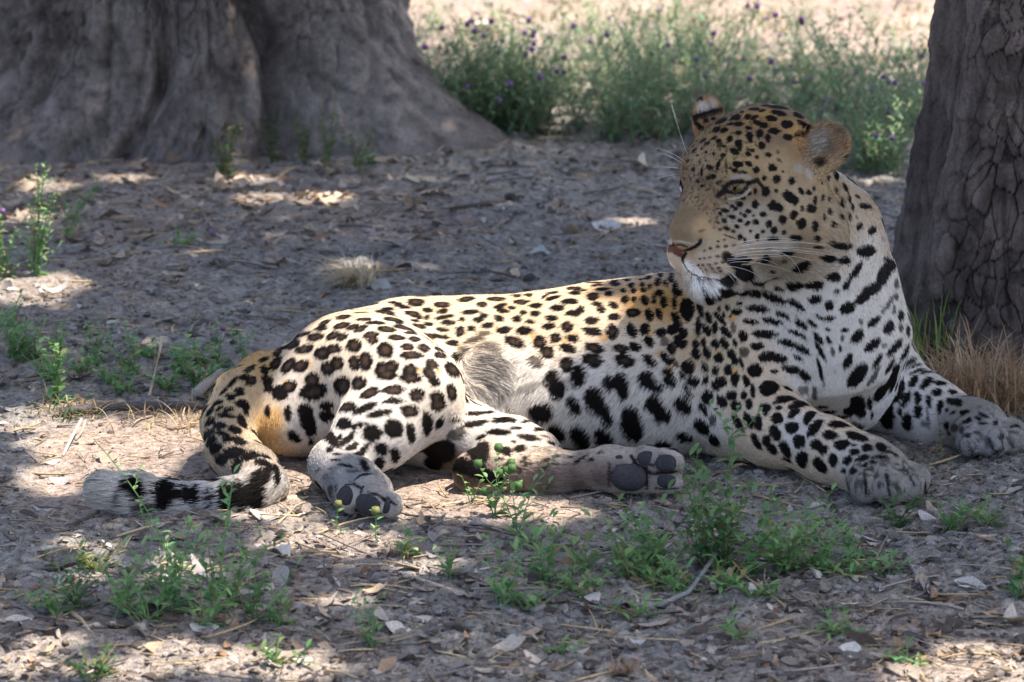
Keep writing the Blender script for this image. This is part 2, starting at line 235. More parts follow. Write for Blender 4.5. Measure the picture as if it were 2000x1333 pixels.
# ---- coat markings, noted tile by tile from the photograph: x0, y0, scale | cx cy a b angle [strength 1-9]; ...
TILES = [
(520,560,4.993,"1030 172 120 18 0;1130 122 60 6 0;1280 165 85 18 -15;1340 200 85 14 -8;1465 150 90 35 0;1715 175 90 28 0;1580 228 55 25 -5;1730 238 60 22 10;760 212 90 18 15;905 222 90 18 0;1190 217 65 16 0;1170 255 105 22 -8;1430 265 85 28 -10;1480 300 50 14 -15;1565 300 32 25 0;1740 298 95 20 10;1775 348 75 25 -3;1910 322 35 20 0;670 272 80 16 15;765 293 78 28 10;980 280 100 18 -3;955 315 75 14 5;1245 318 100 20 -10;1300 350 50 10 -10;1455 335 45 14 -8;1480 385 78 20 -18;1588 368 50 20 -5;540 300 50 20 35;580 345 65 20 25;530 398 78 14 18;550 410 60 14 10;740 375 90 28 15;1070 350 95 16 -3;850 390 75 23 20;920 408 75 28 20;1175 415 98 28 -8;1350 400 110 18 -15;1410 450 65 14 -8;1715 422 60 25 -5;1895 438 55 45 0;400 400 60 16 22;340 465 100 18 22;485 485 90 38 12;655 475 75 35 25;740 487 65 32 20;1020 470 80 33 5;1035 515 55 52 40;1275 495 85 28 -3;1455 510 62 22 -3;1590 480 70 20 -25;1700 490 90 20 -12;1640 540 70 18 -20;1820 553 70 25 -3;860 570 78 62 10;250 560 90 35 28;375 605 95 42 15;545 645 78 62 15;655 605 75 46 10;1165 615 80 74 0;1380 585 68 33 -3;1540 595 58 40 -20;1420 665 110 40 0;1690 610 55 18 -25;1705 665 60 28 -15;1865 680 58 38 -5;130 620 80 22 50;100 740 80 42 50;215 765 95 42 50;335 770 88 55 25;600 790 72 62 10;690 745 68 62 35;860 745 54 72 10;970 725 66 90 0;1130 810 70 82 10;1215 780 80 60 25;1170 855 100 52 0;1405 810 75 55 0;1410 890 105 50 0;1625 755 68 42 -25;1600 850 85 46 -55;1650 930 56 42 0;1825 805 90 50 -50;130 1030 85 75 40;225 970 75 60 30;450 905 75 66 10;465 1020 128 82 15;745 970 86 90 20;905 945 78 58 30;1010 1035 105 46 25;1240 1005 110 46 5;1475 1060 76 66 0;1670 1080 72 58 0;1680 1150 80 60 0;1815 1030 48 88 10;1245 1115 110 30 3;590 1155 70 40 0;590 1260 74 58 0;785 1165 85 46 15;970 1180 130 36 25;1110 1235 130 34 10;1405 1215 92 60 -10;380 1210 75 70 20;400 1290 80 60 0;210 1240 42 75 0;15 950 45 90 20;400 1350 60 60 0"),
(480,680,3.9205,"750 575 60 43 15;850 595 75 20 18;970 650 75 60 -15;1140 615 78 70 -20;1270 655 36 75 5;1395 585 40 92 0;1492 575 52 24 60;630 665 40 46 0;710 690 50 16 35;765 710 95 23 35;810 762 55 23 12;870 810 45 23 10;1040 775 55 48 -10;1150 830 36 58 10;905 895 55 26 -60;1020 905 68 36 60;765 895 60 10 -8;680 855 40 8 5;700 812 35 8 0;490 600 50 80 10;370 680 60 35 -40;500 720 25 25 0;640 775 30 20 30;545 935 30 8 40 6;640 920 20 6 10 6;820 940 50 8 0 7;640 1090 20 45 0 7;600 980 25 7 40 5"),
(900,530,4.9925,"60 270 85 25 8;250 235 50 15 8;385 225 40 12 0;350 270 95 20 0;550 235 50 16 0;670 230 45 16 0;210 322 58 28 0;100 398 95 22 5;105 558 45 25 -8;390 340 65 23 15;410 388 70 20 0;505 355 40 18 0;20 470 30 22 0;170 475 55 24 0;228 437 45 24 15;375 460 52 30 0;270 528 60 28 5;590 300 70 24 0;655 292 30 10 0;735 335 70 25 5;615 402 35 20 0;725 412 55 27 0;550 462 52 30 0;685 492 50 23 0;905 208 60 11 10;820 245 50 11 30;900 262 75 19 15;1110 165 80 16 0;1200 185 35 10 10;1120 212 60 18 0;1060 295 95 26 0;945 358 70 28 0;1100 410 80 30 0;1175 375 42 36 30;890 458 65 27 0;855 537 68 31 5;1040 540 62 48 0;1310 110 80 10 0;1330 135 60 9 5;1290 242 62 36 10;1390 175 75 14 5;1330 325 55 26 -10;1370 375 48 32 0;1280 482 78 36 5;1285 588 95 40 -12;1480 590 60 70 0;925 655 54 48 0;1095 657 62 34 -15;1050 752 85 40 -15;775 690 68 62 0;845 790 75 58 -30;1305 748 98 46 -15;1290 870 105 62 -20;1565 755 80 43 -15;1610 868 100 56 -15;530 690 110 48 -20;625 580 82 40 0;420 575 72 36 10;225 610 70 24 0 8;150 665 95 26 10 8;45 755 50 18 0 7;320 745 100 48 -10 6;735 885 75 46 -30 8;1040 910 72 72 0;1155 1020 76 98 0;890 1030 62 78 -30;950 1130 88 98 0;1455 1085 55 78 15;1575 1110 68 128 10;1820 1050 78 75 0;1890 1120 100 48 -20;200 960 90 150 10 4;420 1130 85 55 20 5;660 1130 130 40 20 5;500 900 110 28 15 3;640 1010 60 30 10 3"),
(1180,520,6.667,"150 190 70 15 10;150 230 65 24 0;310 178 45 17 5;75 355 50 36 10;360 245 50 30 25;260 315 45 27 0;385 320 38 31 20;490 172 45 12 5;585 145 45 25 20;500 240 35 25 0;598 262 28 40 0;515 305 38 30 0;750 110 40 26 30;710 205 55 32 65;805 220 48 24 -65;870 165 42 42 0;890 110 25 38 0;725 350 58 40 0;120 510 68 43 -20;275 435 55 50 -20;385 430 38 40 -20;530 450 70 46 -75;652 432 30 58 0;780 475 46 70 0;130 660 90 43 8;380 605 92 56 -5;590 635 85 53 -65;715 620 85 40 -70;360 840 102 60 -72;530 825 72 73 -20;590 985 85 53 -60;745 865 65 60 -20;890 830 70 70 -30;790 990 60 60 0 7;890 1090 42 58 0;410 1055 90 53 -30;600 1230 110 53 -45;800 1200 95 43 -60;920 1250 70 23 -60;930 300 42 105 0;990 350 38 40 0;920 480 32 85 0;950 700 115 55 -65;1080 560 95 150 0;1000 830 100 36 -65;990 980 85 90 0;1060 880 33 60 0;1225 790 38 140 0"),
(1300,560,6.06,"410 260 110 35 -75;515 195 80 34 -45;620 130 40 22 -50;540 130 30 40 0;635 270 26 35 0;730 250 26 43 5;690 335 20 38 0;765 355 20 13 30;510 365 85 33 -72;640 375 100 30 -48;485 510 85 40 -68;585 490 80 36 85;715 540 80 40 -42;800 480 32 62 10 7;450 660 33 58 0;490 770 78 46 -70;590 680 60 45 -60;695 670 70 43 -65;820 660 52 25 -65;360 680 42 58 0;360 790 58 62 0;630 840 62 56 0;780 800 56 56 0;820 880 38 54 0;895 900 75 20 -70;470 950 70 33 -55;585 990 46 54 0;740 980 47 58 0;655 1125 75 60 0;820 1095 48 78 0;955 1120 80 40 -70;1030 1240 30 75 0;780 1290 64 58 0;925 1290 38 54 0;475 1100 36 60 0;585 1180 75 27 -55;270 950 85 83 -20;325 1120 80 62 0;70 500 53 58 -30;180 650 95 62 -50;60 730 46 56 0;40 890 48 43 0;115 900 60 20 -50;45 1015 55 40 0;70 1120 75 58 -20;265 1240 95 28 -50;200 1060 60 23 -50;490 1290 65 58 0;760 90 110 44 5;920 70 110 40 -8;1080 85 130 48 -8;1260 130 170 48 -22;870 200 42 20 -5;845 298 68 36 -5;1105 262 145 38 -8;1390 340 100 32 -25;1545 215 110 38 -32;995 415 90 30 -8;1265 410 135 35 -12;1600 445 95 35 -35;1730 435 70 26 -35;1825 370 60 16 -35;1165 560 145 48 -3;1545 555 140 26 -25;1805 610 85 30 -50;915 585 56 70 10;930 770 58 56 0 8;1085 705 80 40 0;1440 670 110 38 -12;1610 735 120 38 -28;1830 760 130 25 -62;1200 830 110 60 10;1340 850 100 56 -8;1570 845 70 23 -28;1060 990 90 76 -5;1285 1003 42 23 0;1500 980 110 46 -10;1640 1050 90 46 -45;1830 1000 150 22 -78;1225 1195 120 80 15;1440 1200 60 18 -25;1620 1230 60 55 -20 7;1765 1270 32 78 0 8;1420 1310 130 25 0;1540 345 20 10 -30 7"),
(1500,440,4.166,"852 42 40 30 40;985 30 12 25 0;935 103 13 10 0 5;628 170 62 27 8;805 210 80 46 5;490 275 70 28 -8;605 282 48 26 25;960 265 25 14 15;160 232 60 20 5;125 295 20 16 0 7;20 375 20 12 0;255 345 80 32 25;230 108 50 24 -5;400 108 26 24 20;400 182 38 13 0;520 132 25 8 0;720 365 88 26 55;640 490 48 20 60;525 418 68 33 0;210 490 75 36 0;370 488 90 34 3;90 525 50 14 -15;950 390 105 46 65;850 520 85 45 25;775 590 70 40 35;1005 320 50 48 60;650 675 65 43 15;560 540 28 15 10;380 605 60 34 15;500 655 40 40 0;500 755 42 20 5;980 640 95 15 55 8;870 780 65 26 35;1045 470 20 43 0 8;1045 580 16 28 0 8;1110 600 23 35 0;1025 690 13 35 0 8;1082 730 26 43 0;1080 830 18 32 0 8;1140 850 15 45 0;985 830 60 40 65;755 785 18 23 0 7;625 855 30 20 0;605 920 18 23 0 8;590 1005 13 28 0;730 905 70 36 50;488 850 25 13 -20;495 935 38 16 -60;525 1030 35 16 -75 8;855 970 85 33 40;1040 990 90 30 50;950 975 25 13 10 8;650 1110 62 33 60;895 1100 75 20 60;995 1145 70 16 62;1120 1030 80 16 65;730 1225 120 52 52;860 1235 100 20 58 8;1020 1240 120 22 60"),
(1400,760,4.545,"45 110 62 40 -60;170 150 50 40 0;285 130 33 50 0;610 90 105 26 10;555 165 35 17 15;430 165 56 36 -5;425 200 25 35 0;735 130 100 28 5;685 210 60 30 30;535 260 58 48 10;820 240 75 36 50;985 210 75 14 2;930 160 60 11 0;1080 250 85 14 -3;275 280 80 34 -62;185 300 90 30 -60;365 300 36 73 0;670 345 62 50 10;520 395 80 46 -60;865 340 95 42 52;1085 310 95 30 -5;1260 320 65 13 -20;1270 350 50 8 -5;1000 410 72 42 -5;1240 420 100 35 -15;1395 410 65 16 -25;730 465 58 60 0;345 470 85 30 -62;435 460 38 48 -30;485 530 65 36 -55;605 540 85 40 -62;880 495 54 46 0;940 540 48 46 0;1110 495 72 45 12;1330 520 46 36 0;1455 510 48 36 -15;1215 498 25 11 0;1220 560 48 30 5;750 630 58 70 0;910 680 85 46 -50;1030 635 40 60 15;1155 635 52 36 20;1295 612 68 26 18;1450 600 75 16 0;1385 650 35 13 0;1205 730 32 26 30;1120 730 23 28 0;1300 680 40 11 15;620 630 50 14 -25;1560 570 70 11 -25;1350 710 45 11 0 7;1480 680 35 10 0 7;1410 770 45 10 65 7;1520 810 14 45 0 6;1440 870 10 20 0 6;1380 880 10 20 0 6;1600 670 40 9 -10 7;1720 700 35 10 -20 6;1640 720 40 9 10 6;1290 880 11 40 0 5;1600 850 14 35 0 6"),
(1640,680,5.555,"750 165 100 19 25;820 190 100 15 20;850 245 100 17 20;960 255 75 11 0;770 120 80 11 25;800 360 72 40 60;940 370 85 42 45;1095 375 75 26 -5;1060 480 60 48 0;1230 475 50 26 -10;665 430 110 33 80;715 560 95 40 65;845 540 40 73 0;845 690 48 68 0;965 570 36 63 0;1240 580 78 33 0;1085 640 78 30 78;590 370 110 33 70;510 730 170 72 85;600 550 60 33 45;450 480 110 46 55;330 600 30 58 0;200 620 85 105 0;240 700 43 58 0;650 695 23 48 0;725 810 56 92 0;355 725 16 33 0;955 740 12 90 0 8;900 820 20 35 0 7;960 830 20 50 0 7;100 690 58 48 0;1225 700 40 18 20;1160 675 18 18 0;1345 700 60 22 15;1565 730 60 16 -20;1500 760 45 18 -10;1380 795 45 23 20;1560 820 50 12 0;1690 820 26 18 0;1150 840 33 43 0;1240 870 33 43 0 8;1320 890 26 40 0 8;1385 945 28 26 0;1180 925 20 23 0;1500 1000 16 20 0 7;1240 990 12 23 0 6;1470 1070 12 33 0 7;1755 960 38 22 30 8;1770 1070 12 33 0 7;1715 1110 12 28 0 7;1915 840 45 18 0;1890 910 45 10 0 7;1480 910 50 12 20 7;1600 1000 10 40 0 5;1880 1020 12 40 0 5"),
(360,680,4.038,"515 165 50 17 25;625 90 42 20 20;630 170 33 36 30;480 225 45 24 10;530 255 50 33 15;360 380 38 28 -30;435 345 42 36 0;460 440 60 30 -15;490 490 25 35 0;375 270 60 17 45;310 340 50 14 45;260 430 50 17 30;270 475 45 14 40;345 480 55 16 5;330 530 75 22 -8;195 580 50 28 40;200 500 50 18 50;455 580 60 26 -50;275 610 55 26 0;400 640 60 28 -20;350 710 60 26 5;285 665 50 22 0;175 680 55 24 60;200 730 55 24 55;240 790 60 36 40;440 735 65 26 -15;380 820 90 42 15;290 880 50 46 30;400 920 65 38 60;520 840 80 38 0;630 850 70 16 -15;640 905 90 28 -25;625 1000 75 62 -20;740 980 28 85 10;350 1150 80 70 -30;550 1150 62 98 0;460 1090 40 26 0;215 1190 26 78 0;665 290 70 26 70;655 500 23 48 0"),
(0,560,2.667,"648 1100 12 62 0 7;712 1025 50 40 0;750 1060 36 50 0;775 1155 45 26 0 8;880 1075 64 72 -15;985 1080 34 50 0;1035 1080 26 58 0;1105 1110 20 52 0;490 1003 25 12 0 5;1190 1090 44 80 0;1265 1085 32 86 0;1345 1085 50 90 0"),
(1280,180,4.762,"830 145 60 11 8;920 160 55 14 0;990 175 35 13 10;750 235 48 23 15;605 270 60 18 25;805 187 18 11 0;855 232 30 23 20;920 237 45 17 20;1030 125 50 8 0;1150 140 95 13 -5;1148 195 75 23 -12;1075 245 55 28 -8;1330 215 55 20 -25;1225 300 56 36 0;1375 310 75 26 -35;945 285 40 20 -10;1010 308 38 26 0;1105 365 60 26 -3;1235 420 48 28 0;1335 395 48 23 15;970 385 33 36 0;1045 430 26 38 0;875 410 36 33 0;885 450 20 24 0;770 382 35 20 0;775 480 36 36 0;785 525 18 28 0;990 500 36 30 -10;695 300 32 13 0;770 300 40 20 10;865 335 30 14 -5;640 355 38 20 15;565 350 38 25 35;690 435 28 28 20;585 455 30 20 0;545 430 35 11 25;440 455 35 9 35;475 485 22 13 20;735 555 48 26 -20;630 590 30 16 15;635 505 22 12 0;600 490 30 22 0 8;865 580 32 20 -15;945 605 20 15 0;905 545 25 16 -20;1045 585 32 20 -15;1138 560 16 18 0 6;1150 635 25 13 -35 7;585 675 60 16 70;510 705 38 22 -30;430 745 14 35 0;350 722 17 15 0;655 685 13 48 0 7;765 668 45 30 -10;870 668 35 26 -20;740 730 28 18 -20;815 750 42 14 0;940 725 29 26 0;1085 702 38 35 0;535 790 30 20 0;490 800 22 17 0;595 838 25 16 0 7;390 830 20 16 -30;435 875 15 11 -30;345 900 12 10 0 7;1012 802 21 20 0;1128 812 39 34 0;1265 828 34 35 0;1185 740 14 11 0;300 640 20 9 50;430 530 15 9 20;390 590 12 9 0;360 545 35 9 40;540 575 14 11 0;470 560 14 9 0;410 650 13 9 0 7;470 640 12 9 0 7;1025 925 42 46 -30;930 920 17 27 0;870 945 28 18 10;815 985 25 15 -10;785 1045 28 26 -30;750 1085 20 15 0;715 1065 18 14 0;1125 920 17 17 0;1235 965 55 42 -30;1290 1010 45 40 -30;1358 925 40 19 -60;1425 935 32 18 -45;1475 900 15 19 0;1485 1010 17 40 0;1450 1085 46 40 0;1100 1060 58 44 0;1150 1080 45 32 -20;930 1045 33 33 0;865 1110 30 20 -20;830 1150 22 17 0;790 1195 28 18 0;855 1225 28 19 30;935 1210 32 23 0;1000 1138 30 21 0;910 1150 15 10 30;645 1105 35 19 -15;710 1160 38 20 -5;640 1200 25 23 -30;605 1135 22 14 -40;660 1270 32 16 -20;755 1250 25 18 -20;580 1215 20 11 -20 8;1288 1140 37 40 -20;1185 1190 41 35 -20;1360 1230 46 50 0;1485 1248 31 48 0;1060 1230 32 32 -30;1105 1285 36 34 -30;1365 1085 14 24 0;1680 765 50 20 -65;1600 800 20 23 -30;1550 848 8 16 0;1680 910 17 34 0;1765 880 45 16 -65;1720 1030 24 43 0;1805 990 50 13 -80;1835 1070 17 28 0;1560 975 13 24 0;1548 1000 11 18 0;1615 995 11 20 0;1620 1108 18 28 0;1725 1142 19 27 0;1795 1155 22 28 0;1870 1160 12 12 0 6;1570 1165 14 33 0;1650 1230 21 31 0;1790 1280 37 33 0;1895 1250 38 25 55;1000 1300 22 17 0;1195 1310 21 19 0;885 1295 12 11 0;1880 970 30 11 -30;1960 1060 60 23 -10;1920 1050 30 17 0;575 1160 14 9 0 7;510 1200 11 9 0 6;480 1130 9 8 0 6;440 1040 9 8 0 6;540 1100 10 8 0 6;400 980 9 7 0 6;470 270 30 20 20;430 340 26 18 0;540 250 24 14 0"),
(1280,420,6.667,"1100 290 34 34 0;1165 335 21 27 0;1235 215 17 17 0;1330 285 33 38 0;1400 215 30 18 -15;1540 315 85 25 -3;1480 450 40 13 0;1430 590 65 44 30;1500 735 35 18 0;1240 375 30 9 0 7;1210 450 25 8 0 6;1130 720 120 95 0;970 820 100 42 -40;1150 590 95 48 0;1340 890 95 20 -5;1620 960 80 18 -25;640 465 18 9 0 9;715 440 21 14 20 9;812 418 26 18 0 8;920 410 28 16 15 8;1020 392 32 14 20 8;820 345 17 10 0 9;895 325 21 13 0 8;580 575 20 9 0 9;640 565 20 11 0 9;710 555 26 11 15 8;810 540 30 14 0 8;930 520 35 13 10 8;560 658 18 11 0 9;615 652 18 11 0 9;700 648 26 9 0 8;785 632 26 13 10 8;880 615 32 15 5 8;975 592 32 13 15 8;590 705 14 9 0 9;655 712 11 12 0 9;740 698 20 14 0 8;825 695 26 16 20 8;770 745 10 9 0 9;845 735 19 14 0 8;465 628 22 7 0 5;480 668 22 6 0 5;1010 215 30 17 -10;840 190 25 14 0 8;970 285 95 9 -20 8;600 210 45 12 15 5;560 835 20 12 -20 7;620 850 18 12 0 7;590 910 12 10 0 7;540 900 9 8 0 5;700 900 9 8 0 5;740 870 14 8 0 5"),
(820,780,5.0,"560 135 110 20 5;690 122 55 15 0;820 198 120 26 0;890 110 45 13 -20;1060 208 70 12 -10;540 240 130 30 12;940 282 60 15 0;1180 290 70 12 -12;770 320 115 30 0;600 370 50 18 25;1065 372 110 30 -8;1290 430 42 16 -20;1225 360 50 7 -15;570 475 120 62 20;915 415 22 13 0;835 500 66 40 0;980 485 60 30 8;1215 465 48 22 5;1125 463 35 6 0;775 580 58 13 -5;1010 590 42 18 55;1155 560 20 9 0 7;1320 556 32 13 0;1210 598 48 15 25;845 665 72 42 0;960 690 38 20 40;1030 640 45 7 20;1445 565 32 11 5;1560 590 85 12 35;1660 590 38 15 30;1740 525 25 14 30;1415 630 25 14 0;1355 632 18 11 0;1300 630 25 9 0 8;1200 670 50 18 20 8;360 340 100 55 20 8;350 200 50 18 0"),
(1000,680,4.1667,"240 520 105 80 0;510 465 85 43 -55;680 420 112 76 -70;775 540 90 46 -70;1160 450 68 72 0;1225 530 85 66 -30;1395 460 85 57 -50;985 620 150 82 -75;1545 640 80 46 -50;1640 750 55 36 -50;1410 725 70 33 -20;1240 780 70 33 0;565 730 110 66 -55;760 740 100 66 -55;370 690 85 62 -50;1590 400 52 56 0;1560 500 60 22 -55;1270 190 42 28 0;1285 265 58 40 -25;1630 580 30 50 0 8"),
]
SPOTS_AND_SHADE = [(858,884,32,24,0,1.),(892,905,30,16,0,1.),(845,905,20,16,0,1.)]  # inner thigh stripes, doubling as painted shade under the thigh
for x0, y0, sc, txt in TILES:
    for q in txt.split(';'):
        v = [float(t) for t in q.split()]
        SPOTS_AND_SHADE.append((x0+v[0]/sc, y0+v[1]/sc, v[2]/sc*1.03+.3, v[3]/sc*1.07+.5, math.radians(v[4]), (v[5]+.5)/10 if len(v) > 5 else 1.))
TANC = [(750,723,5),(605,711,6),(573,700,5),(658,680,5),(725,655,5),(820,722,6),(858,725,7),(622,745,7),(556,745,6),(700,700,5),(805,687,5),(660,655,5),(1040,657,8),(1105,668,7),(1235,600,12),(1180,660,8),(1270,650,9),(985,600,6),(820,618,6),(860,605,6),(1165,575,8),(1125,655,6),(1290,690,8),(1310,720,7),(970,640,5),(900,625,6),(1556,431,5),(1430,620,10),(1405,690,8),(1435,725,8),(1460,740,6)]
# broad colour fields: px, py, radius, colour, strength
W2=(.86,.83,.77); OLV=(.235,.165,.095); GREY=(.20,.195,.188); BLK=(.012,.010,.009)
FIELDS = [(1100,600,110,(.60,.44,.26),.6),(900,610,110,(.60,.47,.31),.6),(700,640,130,(.60,.49,.34),.6),(1270,585,80,(0.504,0.277,0.084),.8),(1320,600,50,(0.47,0.252,0.076),.8),(1180,565,50,(0.521,0.319,0.134),.5),(1000,590,70,(0.538,0.395,0.227),.6),(860,590,70,(0.538,0.395,0.227),.6),(700,610,80,(0.529,0.412,0.26),.5),
 (560,650,70,(0.504,0.37,0.218),.5),(700,700,120,(0.538,0.462,0.353),.6),(620,850,60,WHITE,.8),(570,830,30,WHITE,.8),(528,822,36,(0.47,0.286,0.109),1),(522,845,28,(0.47,0.286,0.109),1),
 (500,710,50,(0.504,0.319,0.134),.8),(460,760,60,(0.504,0.378,0.218),.7),(430,820,50,(0.437,0.319,0.185),.7),(540,925,40,(0.504,0.479,0.445),.8),
 (950,730,70,WHITE,.95),(1020,760,70,WHITE,.95),(1100,800,90,WHITE,1),(1250,820,90,WHITE,1),(1380,830,70,WHITE,.9),(1150,740,70,(0.571,0.521,0.454),.8),(1300,760,60,(0.538,0.479,0.395),.6),
 (1350,680,60,(0.42,0.286,0.143),.7),(1390,600,50,(0.42,0.319,0.185),.7),(1420,700,60,(0.487,0.386,0.244),.9),(1430,790,40,(0.487,0.395,0.269),.7),(1560,620,80,WHITE,1),(1650,660,120,WHITE,1),(1540,560,40,(0.554,0.504,0.437),.6),(1600,760,80,WHITE,1),
 (1760,780,120,(0.521,0.504,0.479),.8),(1560,840,60,(0.554,0.521,0.47),.8),(1650,880,50,(0.554,0.504,0.42),.8),(1690,850,30,(0.521,0.454,0.353),.6),
 (1480,225,50,(0.437,0.269,0.109),.95),(1400,260,40,(0.403,0.26,0.126),.8),(1560,260,40,(0.487,0.294,0.118),.8),(1440,300,60,(0.487,0.353,0.185),.8),(1370,310,40,(0.42,0.319,0.202),.7),(1520,330,50,(0.487,0.361,0.21),.8),(1560,400,60,(0.504,0.403,0.269),.9),(1640,440,60,(0.521,0.428,0.302),.8),(1640,370,60,(0.47,0.361,0.227),.9),(1690,420,70,(0.487,0.395,0.277),.95),(1720,470,50,(0.521,0.445,0.344),.8),(1600,350,50,(0.47,0.353,0.21),.8),
 (1480,440,50,(0.538,0.479,0.395),.8),(1430,420,30,(0.504,0.454,0.378),.7),(1335,420,32,OLV,.95),(1322,455,26,OLV,.95),(1350,385,26,(0.353,0.26,0.151),.8),(1370,445,24,(0.386,0.269,0.143),.8),(1400,465,28,(0.462,0.353,0.218),.9),
 (1520,480,40,(0.538,0.479,0.386),.7),(1540,530,50,(0.554,0.504,0.42),.6),(1620,520,50,(0.554,0.504,0.437),.7),(1690,500,50,(0.554,0.504,0.42),.8),(1700,620,50,WHITE,.9),(1530,560,40,(0.538,0.479,0.395),.6),
 (1370,505,20,(0.504,0.42,0.319),.8),(1345,520,14,W2,1),(1365,535,14,W2,.9),(1395,541,13,W2,.8),(1312,520,14,W2,.9),(1370,568,26,W2,1),(1362,562,18,W2,1),(1400,562,20,W2,.9),
 (1385,572,18,W2,1),(1560,300,20,(0.42,0.252,0.126),.9),(1600,262,34,(0.336,0.227,0.143),.9),(1640,262,20,(0.302,0.21,0.143),.9),(1595,285,26,(0.336,0.302,0.26),.8),(1575,310,16,(0.3,0.24,0.2),.8),(1600,318,14,(0.05,0.04,0.04),.85),(1620,290,16,(0.15,0.12,0.1),.7),(1560,330,14,(0.42,0.386,0.336),.7),(1580,340,14,(0.462,0.42,0.37),.8),(1635,310,14,(0.42,0.319,0.202),.8),
 (1375,212,18,(0.554,0.521,0.47),1),(1395,205,14,(0.521,0.487,0.437),1),(1350,215,9,(0.14,0.11,0.09),.9),(1362,198,8,(0.14,0.11,0.09),.9),(1350,255,12,(0.462,0.294,0.151),1),(1365,268,14,(0.437,0.277,0.134),.9),
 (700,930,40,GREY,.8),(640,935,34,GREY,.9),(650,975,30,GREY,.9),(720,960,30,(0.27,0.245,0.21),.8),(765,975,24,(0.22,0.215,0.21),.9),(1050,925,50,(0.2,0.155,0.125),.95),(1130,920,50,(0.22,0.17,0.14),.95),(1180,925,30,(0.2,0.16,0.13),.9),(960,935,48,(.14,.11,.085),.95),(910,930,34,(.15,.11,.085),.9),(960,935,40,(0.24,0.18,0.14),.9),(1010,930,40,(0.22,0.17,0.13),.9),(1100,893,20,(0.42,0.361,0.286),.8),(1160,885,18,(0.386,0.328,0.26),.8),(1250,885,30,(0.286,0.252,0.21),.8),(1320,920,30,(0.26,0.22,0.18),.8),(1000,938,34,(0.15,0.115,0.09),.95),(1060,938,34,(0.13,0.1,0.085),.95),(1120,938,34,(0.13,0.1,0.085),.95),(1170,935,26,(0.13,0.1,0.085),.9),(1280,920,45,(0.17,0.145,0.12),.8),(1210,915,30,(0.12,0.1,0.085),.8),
 (1720,930,60,(.26,.235,.205),.85),(1900,860,70,(0.302,0.286,0.273),.85),(870,900,50,(.08,.05,.03),.9),(900,925,34,(.09,.055,.03),.9),(925,930,30,(.10,.07,.05),.9),(1700,400,60,(.40,.31,.21),1),(1735,480,45,(.44,.36,.27),.9),(1600,270,24,(.36,.33,.29),.8),(1560,300,16,(.30,.19,.11),.8),(1640,255,14,(.22,.15,.10),.8),(1598,318,15,(.03,.025,.02),.9),(990,893,20,CREAM,.8),(1050,889,18,CREAM,.8),(1110,884,15,(.50,.41,.31),.8),(1165,880,13,(.48,.40,.31),.8)]  # near-black brown fields at the far heel paint the thigh's shade into the fur
STROKES = [  # path in photo px, half width px, colour, strength
 ([(1333,504),(1336,516),(1341,526),(1352,536),(1366,541),(1388,545),(1410,547)],1.5,BLK,.95),([(1333,500),(1334,514)],2.0,BLK,.9),
 ([(1300,476),(1312,472),(1330,472),(1348,476)],2.4,WHITE,.28),([(1350,478),(1358,476),(1368,469)],2.4,WHITE,.15),
 ([(1306,487),(1318,487),(1330,489)],7.5,(.15,.06,.045),1),([(1318,492),(1330,498)],6.5,(.12,.05,.04),1),([(1300,480),(1314,480),(1330,478),(1342,483)],2.2,BLK,.9),
 ([(1338,490),(1348,487),(1358,482),(1366,475),(1368,470)],4.4,BLK,1),([(1340,494),(1333,506)],3.4,BLK,1),
 ([(1402,383),(1410,377),(1417,371)],5.5,BLK,.9),([(1412,372),(1420,362),(1432,355),(1448,355),(1462,358),(1480,352)],4.6,BLK,.95),([(1418,374),(1434,378),(1448,376),(1458,368)],3.6,BLK,.95),
 ([(1424,389),(1442,387),(1456,380),(1466,370)],1.8,(.38,.34,.28),.7),([(1480,354),(1490,366)],4,BLK,.9),([(1430,347),(1450,344),(1465,348)],5,(.32,.27,.21),.4),
 ([(1326,352),(1329,366),(1333,374)],4,BLK,.9),([(1326,364),(1331,374)],1.8,(.7,.65,.56),.8),([(1322,385),(1326,390)],4,BLK,.8),
 ([(1352,232),(1372,226),(1395,219),(1414,215)],6.5,BLK,.95),([(1358,240),(1368,250)],5,BLK,.9),
 ([(1418,500),(1440,520),(1452,540)],10,BLK,.9),([(1410,548),(1428,556)],8,BLK,.9),
 ([(1652,932),(1658,966)],3,BLK,.55),([(1688,922),(1692,970)],3,BLK,.6),([(1730,925),(1738,972)],3,BLK,.6),([(1766,912),(1786,948)],3,BLK,.5),
 ([(1856,868),(1862,888)],2.6,BLK,.5),([(1890,862),(1897,893)],2.8,BLK,.55),([(1930,856),(1944,888)],2.8,BLK,.55),([(1965,850),(1980,876)],2.6,BLK,.5),
 ([(655,948),(660,985)],3.2,BLK,.6),([(672,948),(690,945),(706,955)],3.4,BLK,.75),([(706,955),(702,985)],3.2,BLK,.7),([(702,985),(712,1000),(740,1004)],3.6,BLK,.75),([(718,962),(742,968),(760,985)],3.2,BLK,.7),([(742,980),(756,972),(770,985)],3,BLK,.7),
 ([(1188,905),(1188,950)],3,BLK,.6),([(1232,890),(1250,915),(1275,925),(1320,922)],3.6,BLK,.75),([(1236,905),(1258,912),(1285,905),(1290,890)],3.2,BLK,.7),([(1262,925),(1262,955)],4,BLK,.7),([(1280,955),(1325,955)],3,BLK,.5),([(1205,912),(1230,916)],2.8,BLK,.8)]

